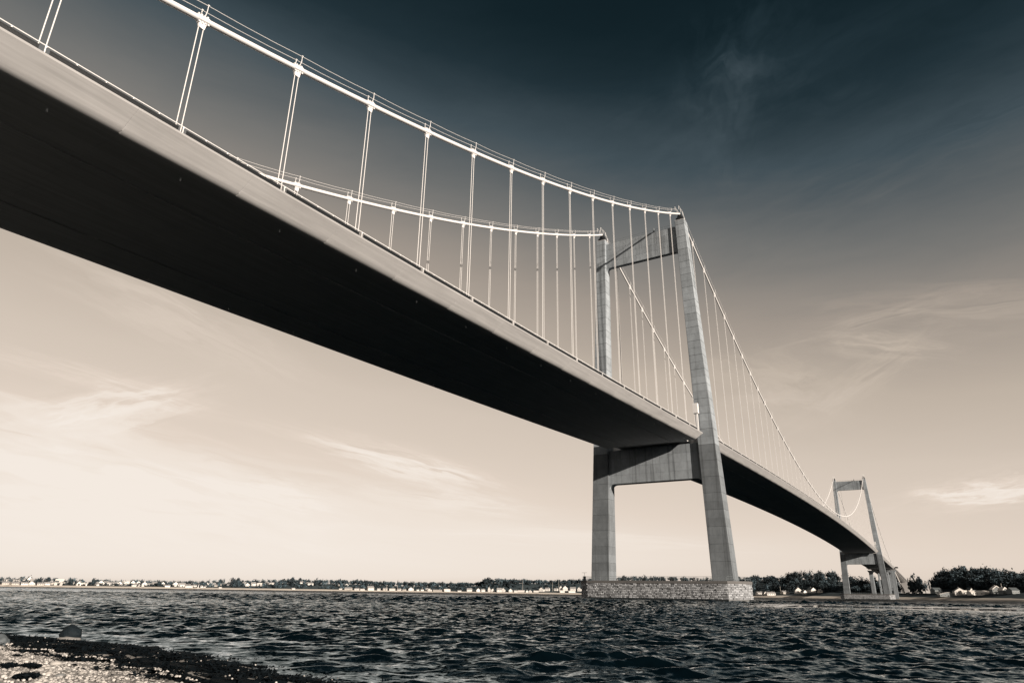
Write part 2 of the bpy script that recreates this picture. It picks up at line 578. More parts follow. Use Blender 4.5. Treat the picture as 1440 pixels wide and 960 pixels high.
def build_water():
    az0 = YAW
    inner = np.arange(-0.76, 0.76, 0.0040)
    outer = np.linspace(0.76, 2 * math.pi - 0.76, 70)
    az = np.concatenate([inner, outer[:-1]]) + az0
    r = [3.0]
    while r[-1] < 2600:
        q = r[-1]
        r.append(q * (1.006 if q < 11 else 1.0027 if q < 240 else 1.009))
    r = np.array(r + [4000, 8000, 16000, 40000])
    R, A = np.meshgrid(r, az, indexing='ij')
    X = CAM[0] + R * np.cos(A)
    Y = CAM[1] + R * np.sin(A)
    # sheltered band near the beach, smooth slick across the current
    dsh = X - shore_x(Y)
    shel = np.clip((dsh + 1.5) / 6.0, 0.25, 1.0)
    sx = -58 - 0.15 * (Y + 60)
    calm = np.zeros_like(X)
    w = 20 + 4 * np.sin(Y * 0.13)
    core = np.exp(-((X - sx) / w) ** 2) * np.clip((-38 - Y) / 10, 0, 1)
    core2 = 0.55 * np.exp(-((X + 40 + 0.2 * (Y + 50)) / 5) ** 2) * np.clip((-30 - Y) / 8, 0, 1) * np.clip((Y + 75) / 10, 0, 1)
    calm = np.clip(1.5 * core + core2, 0, 0.995)
    amp = shel * (1 - calm)
    far = np.clip((2200 - R) / 900, 0, 1)
    wr = np.random.default_rng(3)
    Z = np.zeros_like(X)
    DX = np.zeros_like(X)
    DY = np.zeros_like(X)
    nW = 72
    lam = np.exp(np.linspace(math.log(0.20), math.log(2.0), nW)) * wr.uniform(0.94, 1.06, nW)
    main = math.pi + 0.45                         # waves run in towards the beach
    for L in lam:
        th = main + wr.normal(0, 0.62)
        k = 2 * math.pi / L
        s = 0.47 * math.sqrt(2 / nW) * (0.8 if L < 0.8 else 1.0)
        a = s / k
        ph = wr.uniform(0, 2 * math.pi)
        arg = k * (math.cos(th) * X + math.sin(th) * Y) + ph
        Z += a * np.cos(arg)
        DX -= 0.75 * a * math.cos(th) * np.sin(arg)
        DY -= 0.75 * a * math.sin(th) * np.sin(arg)
    # bigger seas out in the open strait
    openw = np.clip((dsh - 28) / 70.0, 0, 1) * (1 - np.clip((-20 - Y) / 15, 0, 1) * np.clip((-15 - X) / 20, 0, 1))
    for L in np.exp(np.linspace(math.log(1.8), math.log(5.0), 26)) * wr.uniform(0.95, 1.05, 26):
        th = main + wr.normal(0, 0.55)
        k = 2 * math.pi / L
        a = 0.38 * math.sqrt(2 / 26) / k
        arg = k * (math.cos(th) * X + math.sin(th) * Y) + wr.uniform(0, 2 * math.pi)
        Z += a * np.cos(arg) * openw
        DX -= 0.6 * a * math.cos(th) * np.sin(arg) * openw
        DY -= 0.6 * a * math.sin(th) * np.sin(arg) * openw
    # wind patches: rougher and calmer areas
    patch = 0.85 + 0.25 * np.sin(X * 0.055 + 1.3 * np.sin(Y * 0.04)) * np.sin(Y * 0.03 + 0.7)
    amp = amp * patch * far
    # short wind ripples grow with the open distance from the beach
    chop = 0.50 + 0.30 * np.clip((dsh - 6) / 70.0, 0, 1) ** 0.7
    V = np.stack([X + DX * amp, Y + DY * amp, Z * amp], -1).reshape(-1, 3)
    nr, na = R.shape
    i = np.arange(nr - 1)[:, None]
    j = np.arange(na)[None, :]
    j2 = (j + 1) % na
    F = np.stack([i * na + j, (i + 1) * na + j, (i + 1) * na + j2, i * na + j2], -1).reshape(-1, 4)
    o = link('water', np_mesh('water', V, F, M['water'], {'calm': calm.ravel(), 'chop': chop.ravel(), 'offshore': (np.clip((dsh - 120) / 220.0, 0, 1) * (1 - calm)).ravel()}, True))
    tag(o, 'dark choppy sea filling the strait under the bridge', None, None, 'structure')


build_water()

# ------------------------------------------------------------------ the bridge
bridge = tag(empty('suspension_bridge', (0, 0, 0)), 'long suspension bridge with concrete towers and white cables across the strait', 'bridge')


def z_bottom(x):
    """underside of the deck along the bridge"""
    if 0 <= x <= 600:
        t = x / 600
        return 44.1 + 4.5 * 4 * t * (1 - t)
    d = x if x < 0 else 600 - x
    d = max(d, -260)
    return 44.1 + 0.0375 * d + 0.000036 * d * d


HW, BW, NOSE, TOPH, TW, FOOT = 16.65, 14.4, 1.75, 3.0, 13.2, 2.08


def hull_ring(x, inset=0.0):
    """streamlined box section, rounded at the bottom corners"""
    z = z_bottom(x)
    pts = []
    for s in (-1, 1):
        run = []
        for k, (dy, dz) in enumerate(((-1.5, 0.0), (-0.75, 0.02), (-0.28, 0.10), (0.10, 0.27), (0.46, 0.52))):
            run.append((s * (BW + dy), z + dz))
        run += [(s * (HW - 0.12), z + NOSE - 0.1), (s * HW, z + NOSE + 0.02), (s * 15.75, z + FOOT - 0.03), (s * 14.5, z + FOOT), (s * (TW + 0.25), z + FOOT + 0.02), (s * TW, z + TOPH)]
        pts += run if s == 1 else run[::-1]
    # order: left(-) from top to bottom, right(+) from bottom to top
    return [(x, y, zz) for y, zz in pts]


def girder_segment(x0, x1):
    mb = MB()
    g, e = 0.004, 0.06
    rings = []
    for x, sh in ((x0 + g, 0.008), (x0 + g + e, 0.0), (x1 - g - e, 0.0), (x1 - g, 0.008)):
        rg = hull_ring(x)
        cy, cz = 0, z_bottom(x) + 1.5
        rings.append([(p[0], p[1] * (1 - sh / 16), p[2] + (cz - p[2]) * sh / 1.5) for p in rg])
    k = len(rings[0])
    vs = [p for r in rings for p in r]
    fs = []
    for i in range(3):
        for j in range(k):
            j2 = (j + 1) % k
            fs.append((i * k + j, i * k + j2, (i + 1) * k + j2, (i + 1) * k + j))
    fs += [tuple(range(k)), tuple(range(3 * k, 4 * k))[::-1]]
    mb.add(vs, fs)
    o = mb.build('girder_segment', M['girder_paint'], bridge)
    me = o.data
    sm = [False] * len(me.polygons)
    for pi, p in enumerate(me.polygons):
        if len(p.vertices) == 4 and abs(p.normal.x) < 0.05 and p.center.z < z_bottom(p.center.x) + 0.75 and abs(p.center.y) > 12:
            sm[pi] = True
    me.polygons.foreach_set('use_smooth', sm)
    return o


# drain pipe stubs hang under both bottom edges of the deck
dm = MB()
dm.tube([(0, 0, 0.05), (0, 0, -0.34)], 0.09, 8)
drain_mesh = dm.mesh('drain_pipe', M['white_paint'])

XE = 4.3
segs = []
for i in range(20):
    x1 = -XE - i * 12.04
    segs.append((x1 - 12.04, x1))
nmain = 49
lm = (600 - 2 * XE) / nmain
for i in range(nmain):
    segs.append((XE + i * lm, XE + (i + 1) * lm))
for i in range(20):
    x0 = 600 + XE + i * 11.75
    segs.append((x0, x0 + 11.75))
for (a, b) in segs:
    g = girder_segment(a, b)
    xm = (a + b) / 2 + 1.0
    if xm < 420:
        for y in (-12.45, 12.45):
            link('drain_pipe', drain_mesh, g, (xm, y, z_bottom(xm)))
# deck between the legs of each tower, narrower
for X0 in (0, 600):
    mb = MB()
    z = 44.1
    mb.box(X0 - XE + 0.02, X0 + XE - 0.02, -11.2, 11.2, z + 0.15, z + 2.9)
    mb.build('tower_deck_link', M['girder_paint'], bridge)
# inspection rails hung under the deck
for y, part in ((-7.2, segs[:20]), (7.2, segs[:20]), (-7.2, segs[20:40]), (7.2, segs[20:40])):
    mb = MB()
    for a, b in part:
        a2, b2 = a - 0.02, b + 0.02
        za, zb = z_bottom(a2), z_bottom(b2)
        mb.hexa([(a2, y - 0.09, za - 0.16), (b2, y - 0.09, zb - 0.16), (b2, y + 0.09, zb - 0.16), (a2, y + 0.09, za - 0.16)],
                [(a2, y - 0.09, za - 0.002), (b2, y - 0.09, zb - 0.002), (b2, y + 0.09, zb - 0.002), (a2, y + 0.09, za - 0.002)])
    mb.build('inspection_rail', M['girder_paint'], bridge)
# asphalt carriageway
mb = MB()
xs = [-245 + 10 * i for i in range(109)]
for a, b in zip(xs[:-1], xs[1:]):
    za, zb = z_bottom(a) + TOPH + 0.03, z_bottom(b) + TOPH + 0.03
    w = 11.0
    mb.add([(a, -w, za), (b, -w, zb), (b, w, zb), (a, w, za)], [(0, 1, 2, 3)])
mb.build('carriageway', M['asphalt'], bridge)
# pale end flanges where the girders bear on the far tower and the anchor pier
for xf in (600 - XE - 0.35, 840.4):
    ring = hull_ring(xf)
    z = z_bottom(xf)
    mb = MB()
    out = [(xf, p[1] * 1.03, z - 0.75 if p[2] < z + 0.3 else p[2] - 0.55) for p in ring if p[2] < z + 2.2]
    inn = [(xf, p[1], p[2]) for p in ring if p[2] < z + 2.2]
    k = len(out)
    for i in range(k - 1):
        a, b, c, d = out[i], out[i + 1], inn[i + 1], inn[i]
        t = Vector((0.3, 0, 0))
        lo = [a, b, c, d]
        hi = [tuple(Vector(p) + t) for p in lo]
        mb.hexa(lo, hi)
    mb.build('end_flange', M['pale_concrete'], bridge)

# railing: one bay, shared mesh, tilted to the slope of its bay
BAY = 12.04


def railing_mesh(fine=True):
    mb = MB()
    L = BAY
    mb.tube([(0, 0, 1.42), (L, 0, 1.42)], 0.055, 6)
    for x in (0.05, 2.4, 4.8, 7.2, 9.6):
        mb.box(x - 0.05, x + 0.05, -0.05, 0.05, 1.27, 1.42)
    mb.box(-0.04, 0.04, -0.04, 0.04, -0.05, 1.4)
    return mb.mesh('railing', M['white_paint'])


def infill_mesh(n=120):
    mb = MB()
    L = BAY
    mb.box(0.40, L - 0.40, 0.05, 0.11, -0.42, -0.30)
    mb.box(0.40, L - 0.40, 0.05, 0.11, 1.20, 1.28)
    mb.box(0.40, L - 0.40, 0.115, 0.135, -0.28, 1.20)          # dark mesh sheet behind the bars
    for i in range(n):
        x = 0.45 + (L - 0.9) * i / (n - 1)
        mb.box(x - 0.03, x + 0.03, 0.05, 0.10, -0.30, 1.22)
    return mb.mesh('baluster_panel', M['dark_steel'])


rail_me, fill_me, fill_lo = railing_mesh(), infill_mesh(), infill_mesh(24)


def add_railing(x0, side, me_fill, scale=1.0):
    x1 = x0 + BAY * scale
    z0, z1 = z_bottom(x0) + FOOT, z_bottom(x1) + FOOT
    ang = math.atan2(z1 - z0, x1 - x0)
    y = side * 15.15
    r = link('railing', rail_me, bridge, (x0, y, z0 + 0.0), (0, -ang, 0))
    r.scale = (scale, -side, 1)
    p = link('baluster_panel', me_fill, r)
    return r


HX_SIDE = [-XE] + [-12.04 * k + 0.54 for k in range(1, 21)]
for x1, x0 in zip(HX_SIDE[:-1], HX_SIDE[1:]):
    add_railing(x0, -1, fill_me, (x1 - x0) / BAY)
    add_railing(x0, 1, fill_lo, (x1 - x0) / BAY)
HX_MAIN = [XE] + [12.0 * k for k in range(1, 50)] + [600 - XE]
for i, (x0, x1) in enumerate(zip(HX_MAIN[:-1], HX_MAIN[1:])):
    add_railing(x0, -1, fill_me if i < 14 else fill_lo, (x1 - x0) / BAY)
    add_railing(x0, 1, fill_lo, (x1 - x0) / BAY)
for i in range(20):
    add_railing(600 + XE + i * 11.75, -1, fill_lo, 11.75 / BAY)

# white wind barrier on the deck beside the near tower
mb = MB()
zf = lambda x: z_bottom(x) + TOPH
for i in range(46):
    x = -42 + 0.8 * i
    mb.box(x - 0.12, x + 0.12, -14.05, -13.95, zf(x) - 0.9, zf(x) + 1.35)
for zz in (0.6, 1.1, 1.5):
    mb.tube([(-42, -14.0, zf(-42) + zz - 0.2), (-6, -14.0, zf(-6) + zz - 0.2)], 0.07, 6)
mb.build('wind_barrier', M['white_paint'], bridge)

# ---- cables
YC = 14.15
SIDE_Z = {0: 121.4, 1: 115.70, 2: 109.89, 3: 104.16, 4: 98.50, 5: 93.19, 6: 87.95, 7: 83.35, 8: 78.76, 9: 74.45, 10: 70.22, 11: 66.40, 12: 62.73, 13: 59.16, 14: 55.77}
_cx = np.array([-12.04 * k for k in SIDE_Z])
_cf = np.polyfit(_cx, np.array(list(SIDE_Z.values())), 3)


def z_cable(x):
    if x < 0:
        return float(np.polyval(_cf, x)) if x > -205 else float(np.polyval(_cf, -205)) + (x + 205) * 0.27
    if x <= 600:
        t = x / 600
        return 121.4 - 4 * 67.0 * t * (1 - t)
    return z_cable(600 - x)


X_HANG = [-(0.0 + 12.04 * k) + 0.54 for k in range(1, 20)] + [12.0 * k for k in range(1, 50)] + [600 + 12.04 * k - 0.54 for k in range(1, 19)]

for side in (-1, 1):
    y = side * YC
    xs = [-246] + [-240 + 4 * i for i in range(60)] + [-0.8, 0, 0.8] + [4 + 4 * i for i in range(149)] + [599.2, 600, 600.8] + [604 + 4 * i for i in range(60)]
    mb = MB()
    mb.tube([(x, y, z_cable(x)) for x in xs], [0.33 if x < 0 else 0.28 for x in xs], 12)
    cable = mb.build('main_cable', M['white_paint'], bridge, True)
    # clamps with their hand-rope posts
    for x in X_HANG:
        zc = z_cable(x)
        dz = (z_cable(x + 0.5) - z_cable(x - 0.5))
        d = Vector((1, 0, dz)).normalized()
        up = Vector((-dz, 0, 1)).normalized()
        c = Vector((x, y, zc))
        mb = MB()
        seg = 10 if x < 60 else 6
        mb.tube([c - d * 0.62, c - d * 0.60, c + d * 0.60, c + d * 0.62], [0.36, 0.41, 0.41, 0.36], seg)
        if x < 120:
            for q in (-0.5, -0.17, 0.17, 0.5):          # bolted flanges above and below
                for s2 in (1, -1):
                    p = c + d * q + up * (0.42 * s2)
                    mb.box(p.x - 0.08, p.x + 0.08, y - 0.22, y + 0.22, p.z - 0.09, p.z + 0.09)
        # hanger lugs
        mb.hexa([(x - 0.34, y - 0.09, zc - 1.1), (x + 0.34, y - 0.09, zc - 1.1), (x + 0.34, y + 0.09, zc - 1.1), (x - 0.34, y + 0.09, zc - 1.1)],
                [(x - 0.44, y - 0.14, zc - 0.33), (x + 0.44, y - 0.14, zc - 0.33), (x + 0.44, y + 0.14, zc - 0.33), (x - 0.44, y + 0.14, zc - 0.33)])
        mb.build('cable_clamp', M['white_paint'], cable)
        if x < 300:
            pm = MB()
            for s2 in (-1, 1):
                pm.tube([(x, y + s2 * 0.30, zc + 0.25), (x, y + s2 * 0.52, zc + 0.85), (x, y + s2 * 0.52, zc + 1.62)], 0.05, 6)
                pm.box(x - 0.09, x + 0.09, y + s2 * 0.52 - 0.09, y + s2 * 0.52 + 0.09, zc + 1.56, zc + 1.68)
            pm.build('rope_post', M['white_paint'], cable)
    # hand ropes above the cable
    for s2 in (-1, 1):
        mb = MB()
        pts = []
        hx = [-240] + sorted(x for x in X_HANG if x < 0) + [-2.5]
        for a, b in zip(hx[:-1], hx[1:]):
            for q in range(3):
                x = a + (b - a) * q / 3
                sag = 0.12 * math.sin(math.pi * q / 3)
                zz = (z_cable(a) * (3 - q) + z_cable(b) * q) / 3
                pts.append((x, y + s2 * 0.52, zz + 1.6 - sag))
        mb.tube(pts, 0.034, 5)
        mb.build('hand_rope', M['rope'], cable)
        mb = MB()
        mb.tube([(x, y + s2 * 0.52, z_cable(x) + 1.6) for x in range(3, 598, 6)], 0.036, 4)
        mb.build('hand_rope', M['rope'], cable)
    # hangers: a pair of ropes per clamp with sockets at the deck
    for x in X_HANG:
        zt, zb = z_cable(x) - 0.9, z_bottom(x) + FOOT + 0.13
        if zt - zb < 1.0:
            continue
        h = empty('hanger', (x, y, zb), bridge)
        for s2 in (-0.27, 0.27):
            mb = MB()
            seg = 8 if x < 0 else 5
            mb.tube([(s2, 0, 0.4), (s2, 0, zt - zb)], 0.052 if x < 0 else 0.042, seg)
            mb.tube([(s2, 0, 0.0), (s2, 0, 0.55), (s2, 0, 0.62)], [0.13, 0.13, 0.07], seg)
            mb.build('rope', M['rope'], h)
        mb = MB()
        mb.box(-0.5, 0.5, -0.18, 0.18, -0.12, 0.04)
        mb.build('anchor_plate', M['dark_steel'], h)


# ---- towers
ZP, ZT, PT = 5.62, 118.5, 5.2
LIFT = 2.315


def lerp(a, b, t):
    return a + (b - a) * t


def leg_section(z, s):
    t = (z - ZP) / (ZT - ZP)
    yo = lerp(20.95, 15.79, t)
    w = lerp(5.84, 3.17, t)
    hx = lerp(5.35, 3.5, t) / 2
    return yo, w, hx


def leg_ring(z, s, inset=0.0):
    yo, w, hx = leg_section(z, s)
    yo -= inset
    yi = yo - w + 2 * inset
    hx -= inset
    b = 0.09
    ya, yb = (yi, yo)
    pts = [(-hx + b, ya), (hx - b, ya), (hx, ya + b), (hx, yb - b), (hx - b, yb), (-hx + b, yb), (-hx, yb - b), (-hx, ya + b)]
    if s < 0:
        pts = [(x, -y) for x, y in pts][::-1]
    return [(x, y, z) for x, y in pts]


def build_leg(s, parent):
    mb = MB()
    lr = random.Random(21 + s)
    z = ZP - 0.6
    rings, tones = [], []
    zs = [ZP + LIFT * k for k in range(1, 49)]
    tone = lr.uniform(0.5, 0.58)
    rings.append(leg_ring(ZP - 0.5, s))
    tones.append(tone)
    for k, zj in enumerate(zs):
        if zj > ZT - 1.2:
            break
        strong = (k % 2 == 1)
        d = 0.05 if strong else 0.028
        hgt = 0.06 if strong else 0.035
        rings += [leg_ring(zj - hgt, s), leg_ring(zj - hgt * 0.6, s, d), leg_ring(zj + hgt * 0.6, s, d)]
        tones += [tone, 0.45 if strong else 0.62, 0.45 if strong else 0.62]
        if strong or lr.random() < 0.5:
            tone = lr.uniform(0.50, 0.60) if zj < 42 else lr.uniform(0.92, 1.12)  # lifts below deck height get a darker tone than those above
        else:
            tone *= lr.uniform(0.95, 1.05)
        rings.append(leg_ring(zj + hgt, s))
        tones.append(tone)
    rings.append(leg_ring(ZT, s))
    tones.append(tone)
    kk = 8
    vs = [p for r in rings for p in r]
    o = len(mb.v)
    fs = []
    for i in range(len(rings) - 1):
        for j in range(kk):
            j2 = (j + 1) % kk
            fs.append((i * kk + j, i * kk + j2, (i + 1) * kk + j2, (i + 1) * kk + j))
    fs += [tuple(range(kk))[::-1], tuple(range((len(rings) - 1) * kk, len(rings) * kk))]
    mb.add(vs, fs)
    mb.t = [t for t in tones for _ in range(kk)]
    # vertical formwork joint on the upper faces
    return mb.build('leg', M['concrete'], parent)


def build_beam(z0, z1, hx, parent, groove):
    mb = MB()
    lr = random.Random(int(z0))
    ye0 = leg_section(z0, 1)[0] - leg_section(z0, 1)[1] + 0.25
    ye1 = leg_section(z1, 1)[0] - leg_section(z1, 1)[1] + 0.25
    # core
    e = 0.05
    mb.hexa([(-hx + e, -ye0, z0 + e), (hx - e, -ye0, z0 + e), (hx - e, ye0, z0 + e), (-hx + e, ye0, z0 + e)],
            [(-hx + e, -ye1, z1 - e), (hx - e, -ye1, z1 - e), (hx - e, ye1, z1 - e), (-hx + e, ye1, z1 - e)], 0.55)
    # cast panels proud of the core, with open joints
    ny = 7
    nz = max(2, int(round((z1 - z0) / groove)))
    for i in range(ny):
        for k in range(nz):
            za, zb = lerp(z0, z1, k / nz) + 0.02, lerp(z0, z1, (k + 1) / nz) - 0.02
            def yy(t, z):
                return lerp(-1, 1, t) * (lerp(ye0, ye1, (z - z0) / (z1 - z0)) - 0.01)
            t0, t1 = i / ny + 0.0012, (i + 1) / ny - 0.0012
            tone = lr.uniform(0.85, 1.1)
            for sx in (-1, 1):
                xa, xb = (-hx, -hx + e + 0.02) if sx < 0 else (hx - e - 0.02, hx)
                mb.hexa([(xa, yy(t0, za), za), (xb, yy(t0, za), za), (xb, yy(t1, za), za), (xa, yy(t1, za), za)],
                        [(xa, yy(t0, zb), zb), (xb, yy(t0, zb), zb), (xb, yy(t1, zb), zb), (xa, yy(t1, zb), zb)], tone)
    mb.box(-hx + 0.02, hx - 0.02, -ye0 + 0.1, ye0 - 0.1, z0 + 0.0, z0 + e + 0.02, 0.9)
    mb.box(-hx + 0.02, hx - 0.02, -ye1 + 0.1, ye1 - 0.1, z1 - e - 0.02, z1, 0.9)
    # curved haunches in the lower corners
    R = 1.7
    for s in (-1, 1):
        y0 = ye0 - 0.2 + 0.05
        prof = [(y0, z0 + 0.06)]
        for a in range(7):
            t = math.pi / 2 * a / 6
            prof.append((y0 - R + R * math.sin(t), z0 - R + R * math.cos(t)))
        ringa = [(-hx + 0.03, s * p[0], p[1]) for p in prof]
        ringb = [(hx - 0.03, s * p[0], p[1]) for p in prof]
        k = len(prof)
        mb.add(ringa + ringb, [tuple(range(k)), tuple(range(k, 2 * k))[::-1]] + [(i, (i + 1) % k, k + (i + 1) % k, k + i) for i in range(k)], 0.95)
    return mb.build('crossbeam', M['concrete'], parent)


def build_tower(X0):
    tw = empty('tower', (X0, 0, 0), bridge)
    for s in (-1, 1):
        build_leg(s, tw)
        # saddle under the cable
        y = s * YC
        mb = MB()
        mb.hexa([(-1.7, y - 1.1, ZT - 0.05), (1.7, y - 1.1, ZT - 0.05), (1.7, y + 1.1, ZT - 0.05), (-1.7, y + 1.1, ZT - 0.05)],
                [(-0.7, y - 0.5, ZT + 2.75), (0.7, y - 0.5, ZT + 2.75), (0.7, y + 0.5, ZT + 2.75), (-0.7, y + 0.5, ZT + 2.75)])
        for x in (-1.2, 0, 1.2):
            mb.box(x - 0.08, x + 0.08, y - 1.2, y + 1.2, ZT, ZT + 1.2)
        mb.build('saddle', M['dark_steel'], tw)
        mb = MB()
        mb.box(-1.75, 1.75, y - 1.58, y + 1.58, ZT + 0.003, ZT + 0.16)
        mb.build('leg_cap', M['pale_concrete'], tw)
        mb = MB()
        for sy in (-1.4, 1.4):
            pr = [(-3.2, 122.9), (1.0, 122.9), (2.6, 121.2), (3.6, 118.9)]
            mb.tube([(x, y + sy * 0.45, z) for x, z in pr], 0.06, 6)
            mb.tube([(x, y + sy * 0.45, z - 0.55) for x, z in pr], 0.045, 6)
            for x, z in pr + [(-1.1, 122.9)]:
                mb.tube([(x, y + sy * 0.45, z), (x, y + sy * 0.45, z - 1.5)], 0.05, 6)
        mb.build('service_rail', M['white_paint'], tw)
    build_beam(33.3, 43.6, 1.48, tw, 2.6)
    ub = build_beam(107.6, 116.9, 0.80, tw, 2.3)
    # low parapet, beacon and aerials on the upper crossbeam
    mb = MB()
    for sx in (-0.65, 0.65):
        mb.tube([(sx, -11.5, 117.9), (sx, 11.5, 117.9)], 0.03, 5)
        for i in range(9):
            y = -11.2 + 2.8 * i
            mb.tube([(sx, y, 116.85), (sx, y, 117.9)], 0.03, 5)
    mb.build('parapet_rail', M['grey_steel'], tw)
    mb = MB()
    mb.box(-0.3, 0.3, -5.0, -4.4, 116.85, 117.9)
    mb.tube([(0, -4.7, 117.8), (0, -4.7, 118.8)], 0.22, 8)
    mb.build('beacon', M['grey_steel'], tw)
    # equipment cabinet on a post beside the near leg, and a dark lightning conductor by the far leg
    mb = MB()
    mb.box(-3.75, -3.25, -15.3, -14.75, 46.6, 51.8)
    mb.box(-4.25, -2.95, -15.6, -14.2, 51.8, 54.8)
    mb.build('equipment_cabinet', M['white_paint'], tw)
    mb = MB()
    mb.tube([(0.2, 9.3, 107.8), (0.2, 9.6, 47.0)], 0.055, 5)
    mb.build('conductor', M['dark_steel'], tw)
    return tw


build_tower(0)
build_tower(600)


# ---- stone piers
def pier_poly(g=0.0):
    a, b, c, d = 7.06 + g, 20.25 + g * 0.5, 2.6 + g * 0.3, 24.3 + g
    return [(-a, b), (-a, -b), (-c, -d), (c, -d), (a, -b), (a, b), (c, d), (-c, d)]


def build_pier(X0, fine):
    pr = empty('pier', (X0, 0, 0), bridge)
    mb = MB()
    P = pier_poly(-0.15)
    mb.hexa([(x, y, -1.5) for x, y in P], [(x, y, 4.5) for x, y in P], 0.5)
    mb.build('core', M['granite'], pr)
    mb = MB()
    P = pier_poly(0.12)
    mb.hexa([(x, y, -1.5) for x, y in P], [(x, y, 0.62) for x, y in P])
    mb.build('wet_footing', M['wet_stone'], pr)
    mb = MB()
    P = pier_poly(0.18)
    mb.hexa([(x, y, 4.5) for x, y in P], [(x, y, PT) for x, y in P], 0.27)
    mb.build('coping', M['pale_concrete'], pr)
    # granite facing: uneven blocks in running bond, joined (each is only a few pixels across)
    lr = random.Random(X0 + 4)
    mb = MB()
    P = pier_poly(0.0)
    nc = 9
    ch = (4.5 - 0.62) / nc
    edges = list(zip(P, P[1:] + P[:1]))
    for (a, b) in edges:
        A, B = Vector((*a, 0)), Vector((*b, 0))
        L = (B - A).length
        d = (B - A).normalized()
        nrm = Vector((d.y, -d.x, 0))
        if nrm.dot(A + B) < 0:
            nrm = -nrm
        for c in range(nc):
            s = 0.0
            first = True
            while s < L - 0.05:
                w = lr.uniform(0.98, 1.22) * (0.55 if first and c % 2 else 1)
                first = False
                e = min(L, s + w)
                if L - e < 0.5:
                    e = L
                z0, z1 = 0.62 + c * ch + 0.03, 0.62 + (c + 1) * ch - 0.03
                out = lr.uniform(-0.03, 0.19)
                tone = lr.choice([lr.uniform(0.55, 0.8), lr.uniform(0.8, 1.15), lr.uniform(0.85, 1.2)])
                p0, p1 = A + d * (s + 0.03), A + d * (e - 0.03)
                q = 0.09
                back = [p0 - nrm * 0.25, p1 - nrm * 0.25]
                fr0 = [p0 + nrm * (out - 0.07), p1 + nrm * (out - 0.07)]
                t1 = lr.uniform(-0.08, 0.08)
                fr1 = [p0 + d * q + nrm * (out + t1), p1 - d * q + nrm * (out - t1)]
                Z = Vector((0, 0, 1))
                vs = [back[0] + Z * z0, back[1] + Z * z0, back[1] + Z * z1, back[0] + Z * z1,
                      fr0[0] + Z * z0, fr0[1] + Z * z0, fr0[1] + Z * z1, fr0[0] + Z * z1,
                      fr1[0] + Z * (z0 + q), fr1[1] + Z * (z0 + q), fr1[1] + Z * (z1 - q), fr1[0] + Z * (z1 - q)]
                fs = [(0, 1, 5, 4), (1, 2, 6, 5), (2, 3, 7, 6), (3, 0, 4, 7), (4, 5, 9, 8), (5, 6, 10, 9), (6, 7, 11, 10), (7, 4, 8, 11), (8, 9, 10, 11)]
                mb.add(vs, fs, tone)
                s = e
    o = mb.build('granite_block', M['granite'], pr)
    o['kind'] = 'stuff'
    # guard rail round the top
    mb = MB()
    P = pier_poly(-0.3)
    for zz in (0.55, 1.1):
        pts = [(x, y, PT + zz) for x, y in P]
        for a, b in zip(pts, pts[1:] + pts[:1]):
            mb.tube([a, b], 0.035, 5)
    for (a, b) in zip(P, P[1:] + P[:1]):
        n = max(1, int(math.dist(a, b) / 2.0))
        for i in range(n):
            x, y = lerp(a[0], b[0], i / n), lerp(a[1], b[1], i / n)
            mb.tube([(x, y, PT - 0.02), (x, y, PT + 1.12)], 0.04, 5)
    mb.build('guard_rail', M['grey_steel'], pr)
    mb = MB()
    mb.box(-6.0, -5.4, 21.4, 22.0, PT - 0.02, PT + 1.2)
    mb.tube([(-5.7, 21.7, PT + 1.1), (-5.7, 21.7, PT + 2.2)], 0.05, 6)
    mb.tube([(-5.7, 20.9, PT + 2.2), (-5.7, 22.5, PT + 2.2)], 0.04, 6)
    mb.build('navigation_lantern', M['dark_steel'], pr)
    return pr


build_pier(0, True)
build_pier(600, False)

# ------------------------------------------------------------------ anchor pier and approach viaduct behind the far tower
via = tag(empty('approach_viaduct', (842, 0, 0)), 'concrete anchor pier and ribbed approach viaduct behind the far bridge tower', 'viaduct')


def vb(mb, name, mkey):
    o = mb.build(name, M[mkey], via)
    o.location = (-842, 0, 0)
    return o


